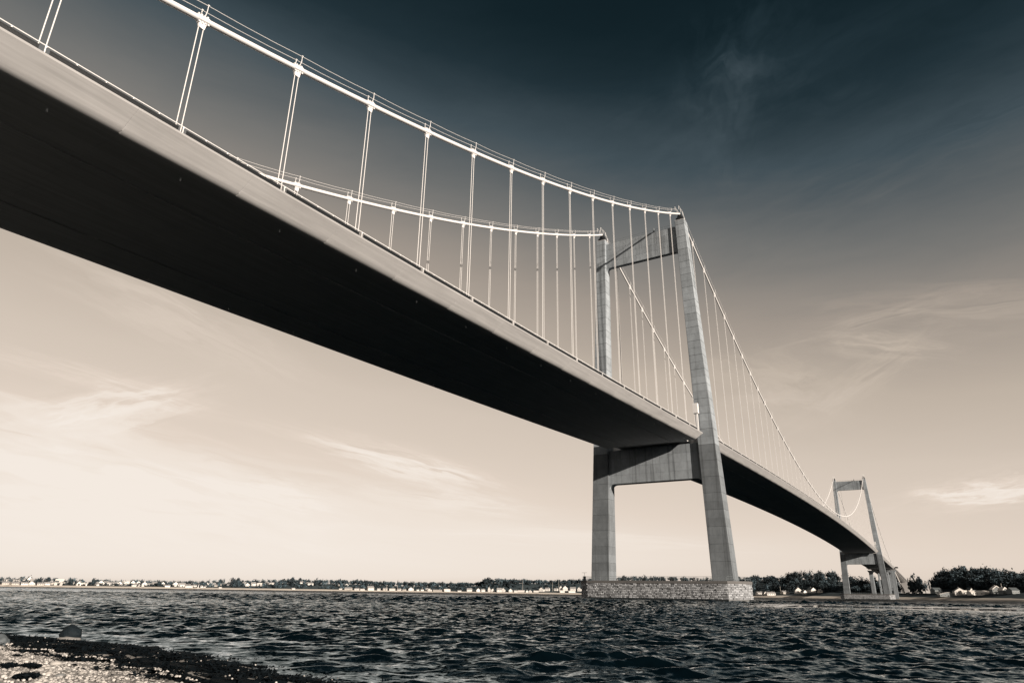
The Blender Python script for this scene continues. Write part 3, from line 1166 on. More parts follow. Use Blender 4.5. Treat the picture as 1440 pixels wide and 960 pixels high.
for s in (-1, 1):
    mb = MB()
    yc = s * 12.6
    mb.hexa([(839.5, yc - 2.3, 1), (845, yc - 2.3, 1), (845, yc + 2.3, 1), (839.5, yc + 2.3, 1)],
            [(839.5, yc - 2.3, 32.5), (845, yc - 2.3, 32.5), (845, yc + 2.3, 32.5), (839.5, yc + 2.3, 32.5)], 0.9)
    vb(mb, 'column', 'concrete')
    mb = MB()
    mb.hexa([(839.5, yc - 2.3, 32.51), (845, yc - 2.3, 32.51), (845, yc + 2.3, 32.51), (839.5, yc + 2.3, 32.51)],
            [(839.2, yc - 4.0 if s < 0 else yc - 7, 35.3), (845.3, yc - 4.0 if s < 0 else yc - 7, 35.3), (845.3, yc + 7 if s < 0 else yc + 4, 35.3), (839.2, yc + 7 if s < 0 else yc + 4, 35.3)], 1.0)
    vb(mb, 'column_head', 'concrete')
    for x in (858, 866):
        mb = MB()
        mb.box(x, x + 2.4, s * 5.5 - 0.8, s * 5.5 + 0.8, 1, 34, 1.0)
        vb(mb, 'column', 'concrete')
    # raking strut that takes the cable pull down to its footing
    mb = MB()
    a, b = Vector((872, s * 13.5, 35.0)), Vector((905, s * 19.8, 6.5))
    mb.tube([a, b], [0.75, 0.95], 4, 1.1)
    vb(mb, 'raking_strut', 'pale_concrete')
    mb = MB()
    mb.hexa([(900, s * 20 - 3.2, 0.5), (911, s * 20 - 3.2, 0.5), (911, s * 20 + 3.2, 0.5), (900, s * 20 + 3.2, 0.5)],
            [(902, s * 20 - 2.2, 7.4), (909, s * 20 - 2.2, 7.4), (909, s * 20 + 2.2, 7.4), (902, s * 20 + 2.2, 7.4)], 1.2)
    vb(mb, 'strut_footing', 'pale_concrete')
mb = MB()
mb.tube([(846, -6, 31), (862, 5, 9)], 0.35, 4, 1.1)
vb(mb, 'brace', 'pale_concrete')
zv = lambda x: 39.2 - (x - 843) * 0.033
xs = [843 + 9 * i for i in range(36)]
mb = MB()
for a, b in zip(xs[:-1], xs[1:]):
    za, zb = zv(a), zv(b)
    mb.hexa([(a, -14.5, za - 0.7), (b, -14.5, zb - 0.7), (b, 14.5, zb - 0.7), (a, 14.5, za - 0.7)], [(a, -14.5, za), (b, -14.5, zb), (b, 14.5, zb), (a, 14.5, za)], 0.5)
    mb.hexa([(a, -5.0, za - 3.6), (b, -5.0, zb - 3.6), (b, 5.0, zb - 3.6), (a, 5.0, za - 3.6)], [(a, -6.0, za - 0.71), (b, -6.0, zb - 0.71), (b, 6.0, zb - 0.71), (a, 6.0, za - 0.71)], 0.7)
vb(mb, 'deck_slab', 'dark_concrete')
for x in xs[1:]:
    mb = MB()
    z = zv(x) - 0.72
    for s in (-1, 1):
        mb.hexa([(x - 0.4, s * 5.2, z - 2.4), (x + 0.4, s * 5.2, z - 2.4), (x + 0.4, s * 14.2, z - 0.5), (x - 0.4, s * 14.2, z - 0.5)][::s],
                [(x - 0.4, s * 5.2, z), (x + 0.4, s * 5.2, z), (x + 0.4, s * 14.2, z), (x - 0.4, s * 14.2, z)][::s], 1.15)
    vb(mb, 'cross_rib', 'pale_concrete')
mb = MB()
mb.box(xs[-1], xs[-1] + 6, -15, 15, 6, zv(xs[-1]) - 0.8, 1.0)
vb(mb, 'abutment', 'pale_concrete')
for x in (925, 985, 1045, 1105):
    for s in (-1, 1):
        mb = MB()
        mb.box(x - 1.2, x + 1.2, s * 4 - 1.1, s * 4 + 1.1, 2, zv(x) - 3.62, 0.9)
        vb(mb, 'column', 'concrete')
mb = MB()
mb.tube([(843, -14.4, zv(843) + 1.2), (xs[-1], -14.4, zv(xs[-1]) + 1.2)], 0.1, 5)
for x in xs:
    mb.box(x - 0.08, x + 0.08, -14.48, -14.32, zv(x) - 0.02, zv(x) + 1.2)
vb(mb, 'railing', 'dark_steel')
mb = MB()
mb.box(838, 850, -19.5, -15.2, 38.2, 39.6)
vb(mb, 'inspection_platform', 'dark_steel')

# ------------------------------------------------------------------ far shore
LEFT = dict(u=[-420, -200, 0, 300, 600, 830, 1000, 1110], D=[1250, 1270, 1300, 1400, 1500, 1480, 1400, 1330])
RIGHT = dict(u=[1040, 1075, 1180, 1270, 1330, 1440, 1600, 1900], D=[1210, 1180, 1110, 1040, 985, 890, 800, 640])
SKY_L = dict(u=[-420, 0, 60, 100, 130, 190, 240, 320, 410, 450, 500, 560, 650, 676, 685, 715, 780, 835, 870, 900, 940, 1000, 1060, 1110],
             v=[814, 815.5, 815.5, 816.5, 815, 815, 816, 816, 813, 814, 815, 817.5, 818.5, 817, 813, 813.5, 815, 813, 809.5, 809, 809.5, 811, 809, 809])
SKY_R = dict(u=[1040, 1062, 1080, 1100, 1113, 1125, 1170, 1184, 1200, 1240, 1275, 1300, 1312, 1318, 1328, 1345, 1380, 1410, 1440, 1500, 1600, 1900],
             v=[812, 809, 811, 812, 805, 804, 803, 806, 809, 812, 828, 830, 828, 815, 804, 799, 799, 801, 805, 812, 812, 814])


class Shore:
    def __init__(self, line, skyl, tree_h, rise0, rise1, beach, terrace=0.0, dmax=70):
        self.line, self.skyl, self.th, self.r0, self.r1, self.beach, self.terrace, self.dmax = line, skyl, tree_h, rise0, rise1, beach, terrace, dmax

    def ridge(self, u):
        v = np.interp(u, self.skyl['u'], self.skyl['v'])
        D = self.D(u) + self.r1
        return max(1.0, CAM[2] + D * bearing(u, v)[2] - float(np.interp(u, *self.th)))

    def D(self, u):
        return float(np.interp(u, self.line['u'], self.line['D']))

    def h(self, u, d):
        sm = lambda t: t * t * (3 - 2 * t)
        c = lambda t: min(1.0, max(0.0, t))
        z = -0.8 + (self.beach + 0.8) * sm(c((d + 3) / 15))
        z += self.terrace * c((d - 14) / max(1, self.r0 - 14))
        if d > self.r0:
            z += max(0.5, self.ridge(u) - self.beach - self.terrace) * sm(c((d - self.r0) / (self.r1 - self.r0)))
        return max(z, -1) if d < 10 else max(z, 1.0)

    def pt(self, u, d):
        bx, by, _ = bearing(u)
        D = self.D(u) + d
        return (CAM[0] + bx * D, CAM[1] + by * D, self.h(u, d))

    def terrain(self, name, us, ds, label):
        vs = [self.pt(u, d) for u in us for d in ds]
        nu, nd = len(us), len(ds)
        fs = [(i * nd + j, (i + 1) * nd + j, (i + 1) * nd + j + 1, i * nd + j + 1) for i in range(nu - 1) for j in range(nd - 1)]
        o = link(name, np_mesh(name, vs, fs, M['land'], None, True))
        tag(o, label, None, None, 'structure')

    def on_line(self, u, v):
        """distance inland at which the ground shows at photo row v"""
        best, bd = 1e9, 12
        for d in range(9, self.dmax, 2):
            e = abs(photo_v(self.pt(u, d)) - v)
            if e < best:
                best, bd = e, d
        return bd


SL = Shore(LEFT, SKY_L, ([0, 90, 150, 1000], [2.0, 3.0, 8.5, 9.0]), 14, 80, 2.8, 0.0, 78)
SR = Shore(RIGHT, SKY_R, ([1000, 1800], [12.0, 12.0]), 62, 190, 2.2, 6.0, 62)
DS = [-14, -3, 2, 6, 12, 16, 24, 34, 46, 56, 62, 70, 80, 95, 110, 135, 160, 200, 300, 500, 900]
SL.terrain('far_shore', list(range(-420, 1111, 15)), DS, 'low built-up shore across the strait with pale beach')
SR.terrain('wooded_headland', list(range(1040, 1901, 10)), DS, 'wooded headland with grassy foreshore at the far bridge end')

# ---- trees
def leaf_cloud(n, rx, ry, rz, cz, size, seed, cone=0.0, tone=(0.6, 1.4), lobes=7):
    """many small leaf-sized faces gathered in clumps through a crown's volume"""
    r = np.random.default_rng(seed)
    lob = r.normal(size=(lobes, 3))
    lob /= np.linalg.norm(lob, axis=1)[:, None]
    lob *= r.uniform(0.25, 0.78, (lobes, 1))
    lt = r.uniform(tone[0], tone[1], lobes)
    k = r.integers(0, lobes, n)
    p = lob[k] + r.normal(0, 0.24, (n, 3))
    if cone:
        hz = np.clip((p[:, 2] + 1) / 2, 0, 1)
        p[:, :2] *= (1.15 - cone * hz)[:, None]
    c = p * [rx, ry, rz] + [0, 0, cz]
    nrm = p + r.normal(0, 0.5, (n, 3))
    nrm /= np.linalg.norm(nrm, axis=1)[:, None] + 1e-6
    a = np.cross(nrm, r.normal(size=(n, 3)))
    a /= np.linalg.norm(a, axis=1)[:, None] + 1e-6
    b = np.cross(nrm, a)
    s = size * r.uniform(0.6, 1.35, (n, 1))
    V = np.stack([c - a * s, c - b * s * 0.6, c + a * s, c + b * s * 0.6], 1)
    return V, np.repeat(lt[k], 4)


def forest(name, shore, spots, label, per=70, size=1.15):
    Vs, Ts = [], []
    for i, (u, d, rad, ht, tone) in enumerate(spots):
        x, y, z = shore.pt(u, d)
        V, T = leaf_cloud(per, rad, rad, ht * 0.52, ht * 0.46, size * rad / 4.0, i + 17, 0, (0.6 * tone, 1.25 * tone), 6)
        Vs.append(V + np.array([x, y, z]))
        Ts.append(T)
    V = np.concatenate(Vs).reshape(-1, 3)
    T = np.concatenate(Ts)
    F = np.arange(len(V)).reshape(-1, 4)
    o = link(name, np_mesh(name, V, F, M['foliage'], {'tone': T}))
    tag(o, label, 'woodland', None, 'stuff')


fr = random.Random(8)
sp = []
for i in range(900):
    u = fr.uniform(-300, 1105) if i % 3 else fr.uniform(470, 835)
    if u < 125 and fr.random() < 0.55:
        continue
    d = fr.uniform(80, 175) if u < 640 else fr.uniform(62, 175)
    sp.append((u, d, fr.uniform(4.0, 6.5), fr.uniform(7.5, 10.5), fr.choice([0.7, 1.0, 1.5, 2.2])))
for i in range(150):
    u = fr.uniform(270, 650)
    sp.append((u, fr.uniform(22, 60), fr.uniform(3.0, 4.5), fr.uniform(5, 8), fr.choice([0.8, 1.3, 2.2, 3.0])))
for i in range(330):                     # garden shrubs between the houses
    u = fr.uniform(-150, 290)
    sp.append((u, fr.uniform(15, 78), fr.uniform(1.6, 3.4), fr.uniform(2.5, 6.0), fr.choice([0.5, 0.8, 1.2])))
for i in range(90):
    u = fr.uniform(600, 835)
    sp.append((u, fr.uniform(40, 62), fr.uniform(2.5, 4), fr.uniform(4, 7), fr.choice([0.5, 0.8, 1.2, 1.8])))
forest('far_woodland', SL, sp, 'bare spring woodland along the ridge of the far shore', 80, 1.0)
sp = []
for i in range(950):
    u = fr.choice([fr.uniform(1045, 1275), fr.uniform(1316, 1480), fr.uniform(1316, 1480), fr.uniform(1480, 1850)])
    d = fr.uniform(70 if u < 1300 else 100, 215)
    if SR.ridge(u) < 4:
        continue
    sp.append((u, d, fr.uniform(4.0, 6.8), fr.uniform(8, 16.5), fr.choice([0.45, 0.7, 0.9, 1.3, 1.7])))
forest('headland_woodland', SR, sp, 'dense dark wood covering the headland behind the far tower', 130, 0.85)

TREES = [  # shore, u, v of the top, width in photo pixels, kind
    ('L', 8, 812.5, 6, 'b'), ('L', 13, 811, 4, 'b'), ('L', 24.5, 811.5, 4.5, 'b'), ('L', 50, 811, 9, 'e'), ('L', 61.5, 811, 7, 'e'),
    ('L', 75.5, 814.5, 5, 'b'), ('L', 86, 816.5, 6, 'e'), ('L', 96, 813.5, 7, 'e'), ('L', 104, 816.5, 5, 'e'), ('L', 127, 812, 7, 'e'), ('L', 139, 814.5, 4, 'b'),
    ('L', 189, 813.5, 6, 'b'), ('L', 220, 815, 6, 'e'), ('L', 306, 813.5, 7, 'e'), ('L', 312, 812, 3, 'b'), ('L', 325, 811.5, 9, 'e'), ('L', 333, 812, 8, 'e'),
    ('L', 386, 816, 7, 'b'), ('L', 408, 810.8, 11, 'e'), ('L', 419, 812, 6, 'e'), ('L', 442, 812.8, 7, 'e'), ('L', 452, 814, 7, 'b'), ('L', 514, 815.5, 6, 'e'),
    ('L', 558, 814.5, 3, 'c'), ('L', 581, 816, 3, 'c'), ('L', 622, 817, 3, 'c'), ('L', 655, 817.5, 3, 'c'), ('L', 684, 811.3, 15, 'e'), ('L', 701, 812, 10, 'b'), ('L', 716, 815, 7, 'e'),
    ('L', 723, 814.5, 5, 'c'), ('L', 730, 813.6, 4, 'c'), ('L', 748, 815, 3.5, 'c'), ('L', 761, 814.3, 3.5, 'c'), ('L', 774, 814.3, 4, 'c'), ('L', 787, 814, 3.5, 'c'),
    ('L', 799, 813.5, 4, 'c'), ('L', 806, 812.5, 4, 'c'), ('L', 814, 813, 4, 'c'),
    ('L', 880, 808.5, 10, 'e'), ('L', 893, 808.5, 9, 'b'), ('L', 909, 809, 9, 'e'), ('L', 922, 809.5, 7, 'b'), ('L', 946, 811, 6, 'e'), ('L', 962, 810.5, 7, 'e'), ('L', 996, 810.5, 6, 'e'),
    ('R', 1060, 808, 5, 'c'), ('R', 1068, 807.5, 4, 'c'), ('R', 1114, 804, 9, 'e'), ('R', 1124, 803, 9, 'e'), ('R', 1139, 803.5, 9, 'b'), ('R', 1155, 803, 9, 'e'), ('R', 1174, 801, 10, 'b'),
    ('R', 1286, 808, 15, 'e'), ('R', 1296, 809.5, 14, 'e'), ('R', 1303, 815, 8, 'b'), ('R', 1309.5, 814, 3, 'b'), ('R', 1316, 811, 9, 'e'), ('R', 1324, 802, 10, 'b'),
    ('R', 1333, 798.5, 11, 'e'), ('R', 1349, 797.5, 12, 'e'), ('R', 1363, 794, 10, 'b'), ('R', 1377, 795.5, 10, 'b'), ('R', 1395, 799, 12, 'e'), ('R', 1407, 796.5, 7, 'b'), ('R', 1425, 801, 12, 'e')]
KIND = {'e': ('dark full-crowned tree', 'broadleaf_tree', (0.45, 1.0)), 'b': ('bare grey-brown twiggy tree', 'bare_tree', (1.1, 2.2)), 'c': ('narrow pointed conifer', 'conifer', (0.35, 0.8))}
tree_mesh = {}
for kk, (desc, nm, tn) in KIND.items():
    for var in range(3):
        # unit tree: crown radius 1, height 1
        if kk == 'c':
            V, T = leaf_cloud(120, 0.62, 0.62, 0.40, 0.55, 0.16, 50 + var, 0.95, tn, 14)
        elif kk == 'b':
            V, T = leaf_cloud(220, 0.82, 0.82, 0.50, 0.50, 0.10, 70 + var, 0, tn, 11)
        else:
            V, T = leaf_cloud(300, 0.85, 0.85, 0.52, 0.47, 0.15, 90 + var, 0, tn, 12)
        V = V.reshape(-1, 3)
        cm = np_mesh('crown', V, np.arange(len(V)).reshape(-1, 4), M['foliage'], {'tone': T})
        tb = MB()
        tb.tube([(0, 0, 0), (0.02, 0, 0.4), (0, 0.02, 0.75)], [0.09, 0.06, 0.025], 6)
        tr = random.Random(var)
        for b in range(6 if kk != 'c' else 2):
            a = tr.uniform(0, 6.28)
            z0 = tr.uniform(0.3, 0.6)
            tb.tube([(0, 0, z0), (0.3 * math.cos(a), 0.3 * math.sin(a), z0 + 0.14), (0.62 * math.cos(a), 0.62 * math.sin(a), z0 + 0.30)], [0.04, 0.025, 0.01], 5)
        tree_mesh[kk, var] = (cm, tb.mesh('trunk', M['bark']))
cnt = {}
for i, (sh, u, vt, wpx, kk) in enumerate(TREES):
    S = SL if sh == 'L' else SR
    slope = bearing(u, vt)[2]
    # stand it where a tree of natural height reaches that skyline
    want = max(7.0, min(15.0, wpx * S.D(u) / 1000 * 1.35))
    best, bd = 1e9, 40
    for d in range(30 if sh == 'L' else 66 if u < 1312 else 96, 200, 4):
        x, y, z = S.pt(u, d)
        top = CAM[2] + (S.D(u) + d) * slope
        e = abs((top - z) - want)
        if e < best:
            best, bd, hh = e, d, top - z
    hh = max(5.0, min(22.0, hh))
    x, y, z = S.pt(u, bd)
    rad = max(1.6, wpx * (S.D(u) + bd) / FPX / 1.9)
    desc, nm, _ = KIND[kk]
    root = empty(nm, (x, y, z - 0.3), None, i * 1.3)
    cm, tm = tree_mesh[kk, i % 3]
    for n2, me in (('crown', cm), ('trunk', tm)):
        o = link(n2, me, root)
        o.scale = (rad, rad, hh + 0.3)
    key = (sh, kk)
    cnt[key] = cnt.get(key, 0) + 1
    place = 'on far shore' if sh == 'L' else 'on wooded headland'
    tag(root, f'{desc}, {ordinal(cnt[key] - 1)} such tree from left {place}', 'tree', 'trees along the far shore' if sh == 'L' else 'trees on the headland')

# ---- houses
HOUSES = [  # shore, u, v of the base, width px, height px, style
    ('L', 4, 817.5, 8, 3, 0), ('L', 17, 816.5, 8, 3, 0), ('L', 26, 817, 7, 3.5, 0), ('L', 35, 818.5, 6, 6, 1), ('L', 40, 819, 5, 4, 2), ('L', 4, 822, 8, 3.5, 2), ('L', 16, 822.5, 9, 3, 2),
    ('L', 30, 822, 8, 3, 0), ('L', 41, 822, 7, 3.5, 1), ('L', 53, 822.5, 8, 3, 2), ('L', 62, 822, 7, 3, 0), ('L', 70, 821, 7, 2.5, 2), ('L', 79, 819, 10, 4, 3), ('L', 80, 822.3, 12, 3, 3), ('L', 95, 821, 8, 3, 0),
    ('L', 106, 823, 5, 4.5, 1), ('L', 107, 817.5, 4, 3, 0), ('L', 114, 823, 8, 3, 3), ('L', 125, 821.5, 6, 3, 2), ('L', 131, 818.5, 4, 2.5, 0), ('L', 133, 823, 7, 3, 0), ('L', 139, 820, 7, 4.5, 1), ('L', 145, 821, 8, 4, 0), ('L', 154, 821.5, 10, 3.5, 0), ('L', 154, 818.5, 4, 3, 1), ('L', 165, 820, 7, 4, 1),
    ('L', 173, 821.5, 9, 4, 3), ('L', 183, 821, 6, 5, 1), ('L', 191, 820.5, 6, 4.5, 1), ('L', 188, 824, 9, 3, 0), ('L', 200, 824, 7, 5, 1), ('L', 208, 823, 8, 3, 0), ('L', 215, 822, 8, 4, 2), ('L', 226, 821.5, 5, 4, 1), ('L', 233, 825, 7, 2.5, 0),
    ('L', 244, 824, 8, 5, 1), ('L', 253, 824.5, 9, 4.5, 0), ('L', 261, 819.8, 7, 1.8, 2), ('L', 263, 825.5, 10, 3, 0), ('L', 273, 824.5, 7, 2.5, 0), ('L', 289, 821, 4, 3.2, 1), ('L', 284, 825.5, 8, 2.5, 0), ('L', 298, 820.5, 5, 3, 2), ('L', 301, 824, 6, 2.5, 2), ('L', 312, 821, 8, 2.5, 2),
    ('L', 308, 827, 4, 1.5, 0), ('L', 341, 823, 5, 4, 0), ('L', 346, 823.5, 6, 3.5, 1), ('L', 354, 823, 7, 4, 0), ('L', 363, 823.5, 7, 3.5, 3), ('L', 373, 817, 5, 2.5, 2), ('L', 380, 821, 6, 2.2, 0), ('L', 422, 820, 5, 2.5, 0), ('L', 434, 822, 9, 3, 0), ('L', 441, 821.5, 5, 5, 1),
    ('L', 411, 828, 5, 1.5, 0), ('L', 472, 823, 7, 2.2, 2), ('L', 478, 828.5, 4, 1.8, 0), ('L', 486, 824, 6, 3.2, 1), ('L', 489, 829, 11, 3.2, 2), ('L', 501, 829.5, 7, 2.6, 0), ('L', 509, 829.5, 7, 2, 0), ('L', 520, 829.5, 10, 5, 0), ('L', 532, 829.5, 5, 2.5, 0),
    ('L', 541, 829.5, 7, 3, 2), ('L', 551, 830, 9, 2.5, 3), ('L', 561, 829.8, 5, 2.5, 0), ('L', 568, 830, 5, 2, 2), ('L', 577, 830, 8, 4, 1), ('L', 587, 830.3, 4, 2, 0), ('L', 593, 830.3, 5, 2, 0), ('L', 600, 830.3, 4, 3.5, 2),
    ('L', 604, 830.8, 6, 3.4, 1), ('L', 615, 831, 14, 2.2, 2), ('L', 628, 831.2, 10, 3, 3), ('L', 646, 831.5, 6, 1.8, 0), ('L', 660, 831, 8, 4, 0), ('L', 672, 831.5, 6, 4.2, 1), ('L', 679, 831.3, 6, 3.2, 0), ('L', 688, 831.5, 4, 6.2, 1), ('L', 693, 831.5, 5, 4, 1),
    ('L', 702, 832, 8, 5, 0), ('L', 708, 831.6, 5, 5, 1), ('L', 718, 832, 6, 4.2, 1), ('L', 725, 832, 6, 2.5, 0), ('L', 733, 832, 10, 2.2, 3), ('L', 741, 832.3, 4, 2.5, 1), ('L', 746, 832.3, 4, 3, 1), ('L', 754, 832, 8, 1.8, 3), ('L', 762, 831, 8, 5, 1), ('L', 770, 830.5, 7, 4, 0),
    ('L', 782, 830, 6, 3.2, 0), ('L', 789, 829, 5, 5, 1), ('L', 795, 830, 8, 6, 1), ('L', 790, 832.5, 8, 2.5, 3), ('L', 806, 830, 9, 4.5, 0), ('L', 804, 832.6, 11, 2.2, 3), ('L', 815, 830.5, 6, 5, 1),
    ('R', 1069, 836.5, 9, 4, 0), ('R', 1076, 836, 4, 4, 1), ('R', 1084, 836.5, 11, 4, 0), ('R', 1104, 834.5, 9, 3.5, 2), ('R', 1123, 834, 8, 7, 1), ('R', 1131, 834.5, 6, 4.5, 1), ('R', 1142, 833, 9, 6, 1), ('R', 1154, 831, 5, 3.5, 2),
    ('R', 1318, 831, 10, 6, 4), ('R', 1332, 838.3, 19, 4.5, 5), ('R', 1350, 836, 12, 7.5, 1), ('R', 1357, 836, 6, 4.5, 3), ('R', 1365.5, 829, 5, 6, 1), ('R', 1371, 829, 5, 3.5, 4), ('R', 1379, 827.5, 8, 3, 4), ('R', 1378, 836.3, 24, 4.5, 3), ('R', 1402, 834, 10, 8, 6), ('R', 1412, 835, 8, 7, 6), ('R', 1426, 831, 10, 6, 4)]
STYLE = {0: ('white house under a dark pitched roof', 'house_white', 'roof_mid', 0), 1: ('white house showing its gable end', 'house_white', 'roof_dark', 1), 2: ('cream house under a grey roof', 'house_cream', 'roof_mid', 0),
         3: ('long low white building under a pale roof', 'house_white', 'roof_pale', 0), 4: ('dark boarded house under a dark roof', 'house_grey', 'roof_dark', 0), 5: ('dark boathouse under a pale roof', 'house_grey', 'roof_pale', 1),
         6: ('grey house with white bargeboards on its steep gable', 'house_grey', 'roof_pale', 1)}


def make_house(u, vb_, wpx, hpx, st, S, seed):
    desc, wm, rm, gable = STYLE[st]
    d = S.on_line(u, vb_)
    x, y, z = S.pt(u, d)
    k = (S.D(u) + d) / FPX
    w, h = wpx * k * (0.80 if S is SL else 0.92), hpx * k
    bx, by, _ = bearing(u)
    rz = math.atan2(by, bx) - math.pi / 2 + (0.0 if S is SL else 0.55) + random.Random(seed).uniform(-0.35, 0.35)
    dp = max(5.0, min(9.0, w * 0.8))
    wh = h * (0.55 if gable else 0.58)
    root = empty('house', (x, y, z - 0.25), None, rz)
    mb = MB()
    a, b = w / 2, dp / 2
    wh += 0.25
    H = h + 0.25
    # local -y faces the camera
    if gable:
        mb.add([(-a, -b, 0), (a, -b, 0), (a, b, 0), (-a, b, 0), (-a, -b, wh), (a, -b, wh), (a, b, wh), (-a, b, wh), (0, -b, H), (0, b, H)],
               [(0, 1, 5, 8, 4), (2, 3, 7, 9, 6), (1, 2, 6, 5), (3, 0, 4, 7), (3, 2, 1, 0)])
    else:
        mb.add([(-a, -b, 0), (a, -b, 0), (a, b, 0), (-a, b, 0), (-a, -b, wh), (a, -b, wh), (a, b, wh), (-a, b, wh), (-a, 0, H), (a, 0, H)],
               [(0, 1, 5, 4), (2, 3, 7, 6), (1, 2, 6, 9, 5), (3, 0, 4, 8, 7), (3, 2, 1, 0)])
    mb.build('wall', M[wm], root)
    mb = MB()
    o, t = 0.35, 0.22
    for s in (-1, 1):
        if gable:
            sl_ = (H - wh) / a
            e = [(s * (a + o), -b - o, wh - sl_ * o), (s * (a + o), b + o, wh - sl_ * o), (0, b + o, H), (0, -b - o, H)]
        else:
            sl_ = (H - wh) / b
            e = [(-a - o, s * (b + o), wh - sl_ * o), (a + o, s * (b + o), wh - sl_ * o), (a + o, 0, H), (-a - o, 0, H)]
        mb.hexa([(p[0], p[1], p[2] + 0.03) for p in e], [(p[0], p[1], p[2] + 0.03 + t) for p in e])
    roof = mb.build('roof', M[rm], root)
    if st in (0, 1, 2, 6) and w > 5:
        mb = MB()
        cx = a * 0.4 if not gable else 0.3
        cy = 0.2 if not gable else b * 0.3
        mb.box(cx - 0.35, cx + 0.35, cy - 0.35, cy + 0.35, H - 0.9, H + 0.9)
        mb.build('chimney', M['roof_mid'], roof)
    if st == 6:
        mb = MB()
        for s in (-1, 1):
            mb.hexa([(s * (a + o), -b - o - 0.1, wh - 0.9), (s * (a + o), -b - o + 0.1, wh - 0.9), (0, -b - o + 0.1, H - 0.7), (0, -b - o - 0.1, H - 0.7)],
                    [(s * (a + o), -b - o - 0.1, wh + 0.2), (s * (a + o), -b - o + 0.1, wh + 0.2), (0, -b - o + 0.1, H + 0.35), (0, -b - o - 0.1, H + 0.35)])
        mb.build('bargeboard', M['house_white'], root)
    # windows: a frame standing proud with a pane inside it
    n = max(1, min(5, int(w / 2.6)))
    for i in range(n):
        xw = (i - (n - 1) / 2) * (w / n)
        for zz in ([1.1] if wh < 4.2 else [1.1, 3.0]):
            if zz + 1.3 > wh:
                continue
            f = MB()
            f.box(xw - 0.55, xw + 0.55, -b - 0.06, -b + 0.02, zz, zz + 1.3)
            fo = f.build('window', M['house_white'], root)
            p = MB()
            p.box(xw - 0.45, xw + 0.45, -b - 0.085, -b - 0.061, zz + 0.1, zz + 1.2)
            p.build('pane', M['glass'], fo)
    return root, desc


hc = {}
HS = sorted(HOUSES, key=lambda h: h[1])
for i, (sh, u, v_, w_, h_, st) in enumerate(HS):
    root, desc = make_house(u, v_, w_, h_, st, SL if sh == 'L' else SR, i)
    key = (sh, st)
    hc[key] = hc.get(key, 0) + 1
    place = 'on far shore' if sh == 'L' else 'below headland wood'
    tag(root, f'{desc}, {ordinal(hc[key] - 1)} such from left {place}', 'house', 'houses on the far left shore' if sh == 'L' else 'houses on the headland shore')

# masts and flagpoles, one sail
POLES = [('L', 543, 822, 830), ('L', 552, 824, 830), ('L', 558, 823, 830), ('L', 581, 824, 830.5), ('L', 593, 825, 830.5), ('L', 735, 815, 830), ('L', 777, 818, 831), ('L', 786, 815, 830), ('R', 1098.5, 824, 834), ('R', 1411.5, 820, 829)]
pcs = {}
for sh, u, v0, v1 in POLES:
    S = SL if sh == 'L' else SR
    d = S.on_line(u, v1)
    x, y, z = S.pt(u, d)
    D = S.D(u) + d
    top = CAM[2] + D * bearing(u, v0)[2]
    root = empty('flagpole', (x, y, z - 0.3))
    mb = MB()
    mb.tube([(0, 0, 0), (0, 0, max(4, top - z))], [0.28, 0.16], 6)
    mb.build('pole', M['house_cream'], root)
    mb = MB()
    mb.tube([(0, 0, max(4, top - z)), (0, 0, max(4, top - z) + 0.3)], 0.3, 6)
    mb.build('finial', M['house_white'], root)
    pcs[sh] = pcs.get(sh, 0) + 1
    pc = pcs[sh]
    where = 'behind the beach houses of the far shore' if sh == 'L' else 'beside the houses of the headland'
    tag(root, f'slender pale flagpole, {ordinal(pc - 1)} from the left {where}', 'flagpole', 'flagpoles along the shore')
S = SL
x, y, z = S.pt(277, -20)
boat = tag(empty('sailing_boat', (x, y, 0.1), None, 0.4), 'small white sailing boat with raised sail off the far left beach', 'boat')
mb = MB()
mb.hexa([(-3.2, -0.8, 0), (3.0, -0.8, 0), (4.0, 0, 0), (3.0, 0.8, 0), (-3.2, 0.8, 0)], [(-3.5, -1.2, 1.1), (3.2, -1.2, 1.1), (4.9, 0, 1.3), (3.2, 1.2, 1.1), (-3.5, 1.2, 1.1)])
mb.build('hull', M['house_white'], boat)
mb = MB()
mb.hexa([(-3.2, -0.05, 1.9), (0.4, -0.05, 1.9), (0.4, 0.05, 1.9), (-3.2, 0.05, 1.9)], [(0.25, -0.03, 8.9), (0.4, -0.03, 8.9), (0.4, 0.03, 8.9), (0.25, 0.03, 8.9)])
mb.build('sail', M['house_white'], boat)
mb = MB()
mb.tube([(0.5, 0, 1.1), (0.5, 0, 9.4)], 0.08, 6)
mb.build('mast', M['grey_steel'], boat)

# ------------------------------------------------------------------ near beach
def beach_z(x, y):
    d = shore_x(y) - x
    base = 0.062 * d
    bump = 0.035 * np.sin(x * 2.1 + y * 0.7) * np.sin(y * 1.7 - x) + 0.02 * np.sin(5.1 * x + 3.3 * y)
    return base + bump * np.clip(d, 0, 1)


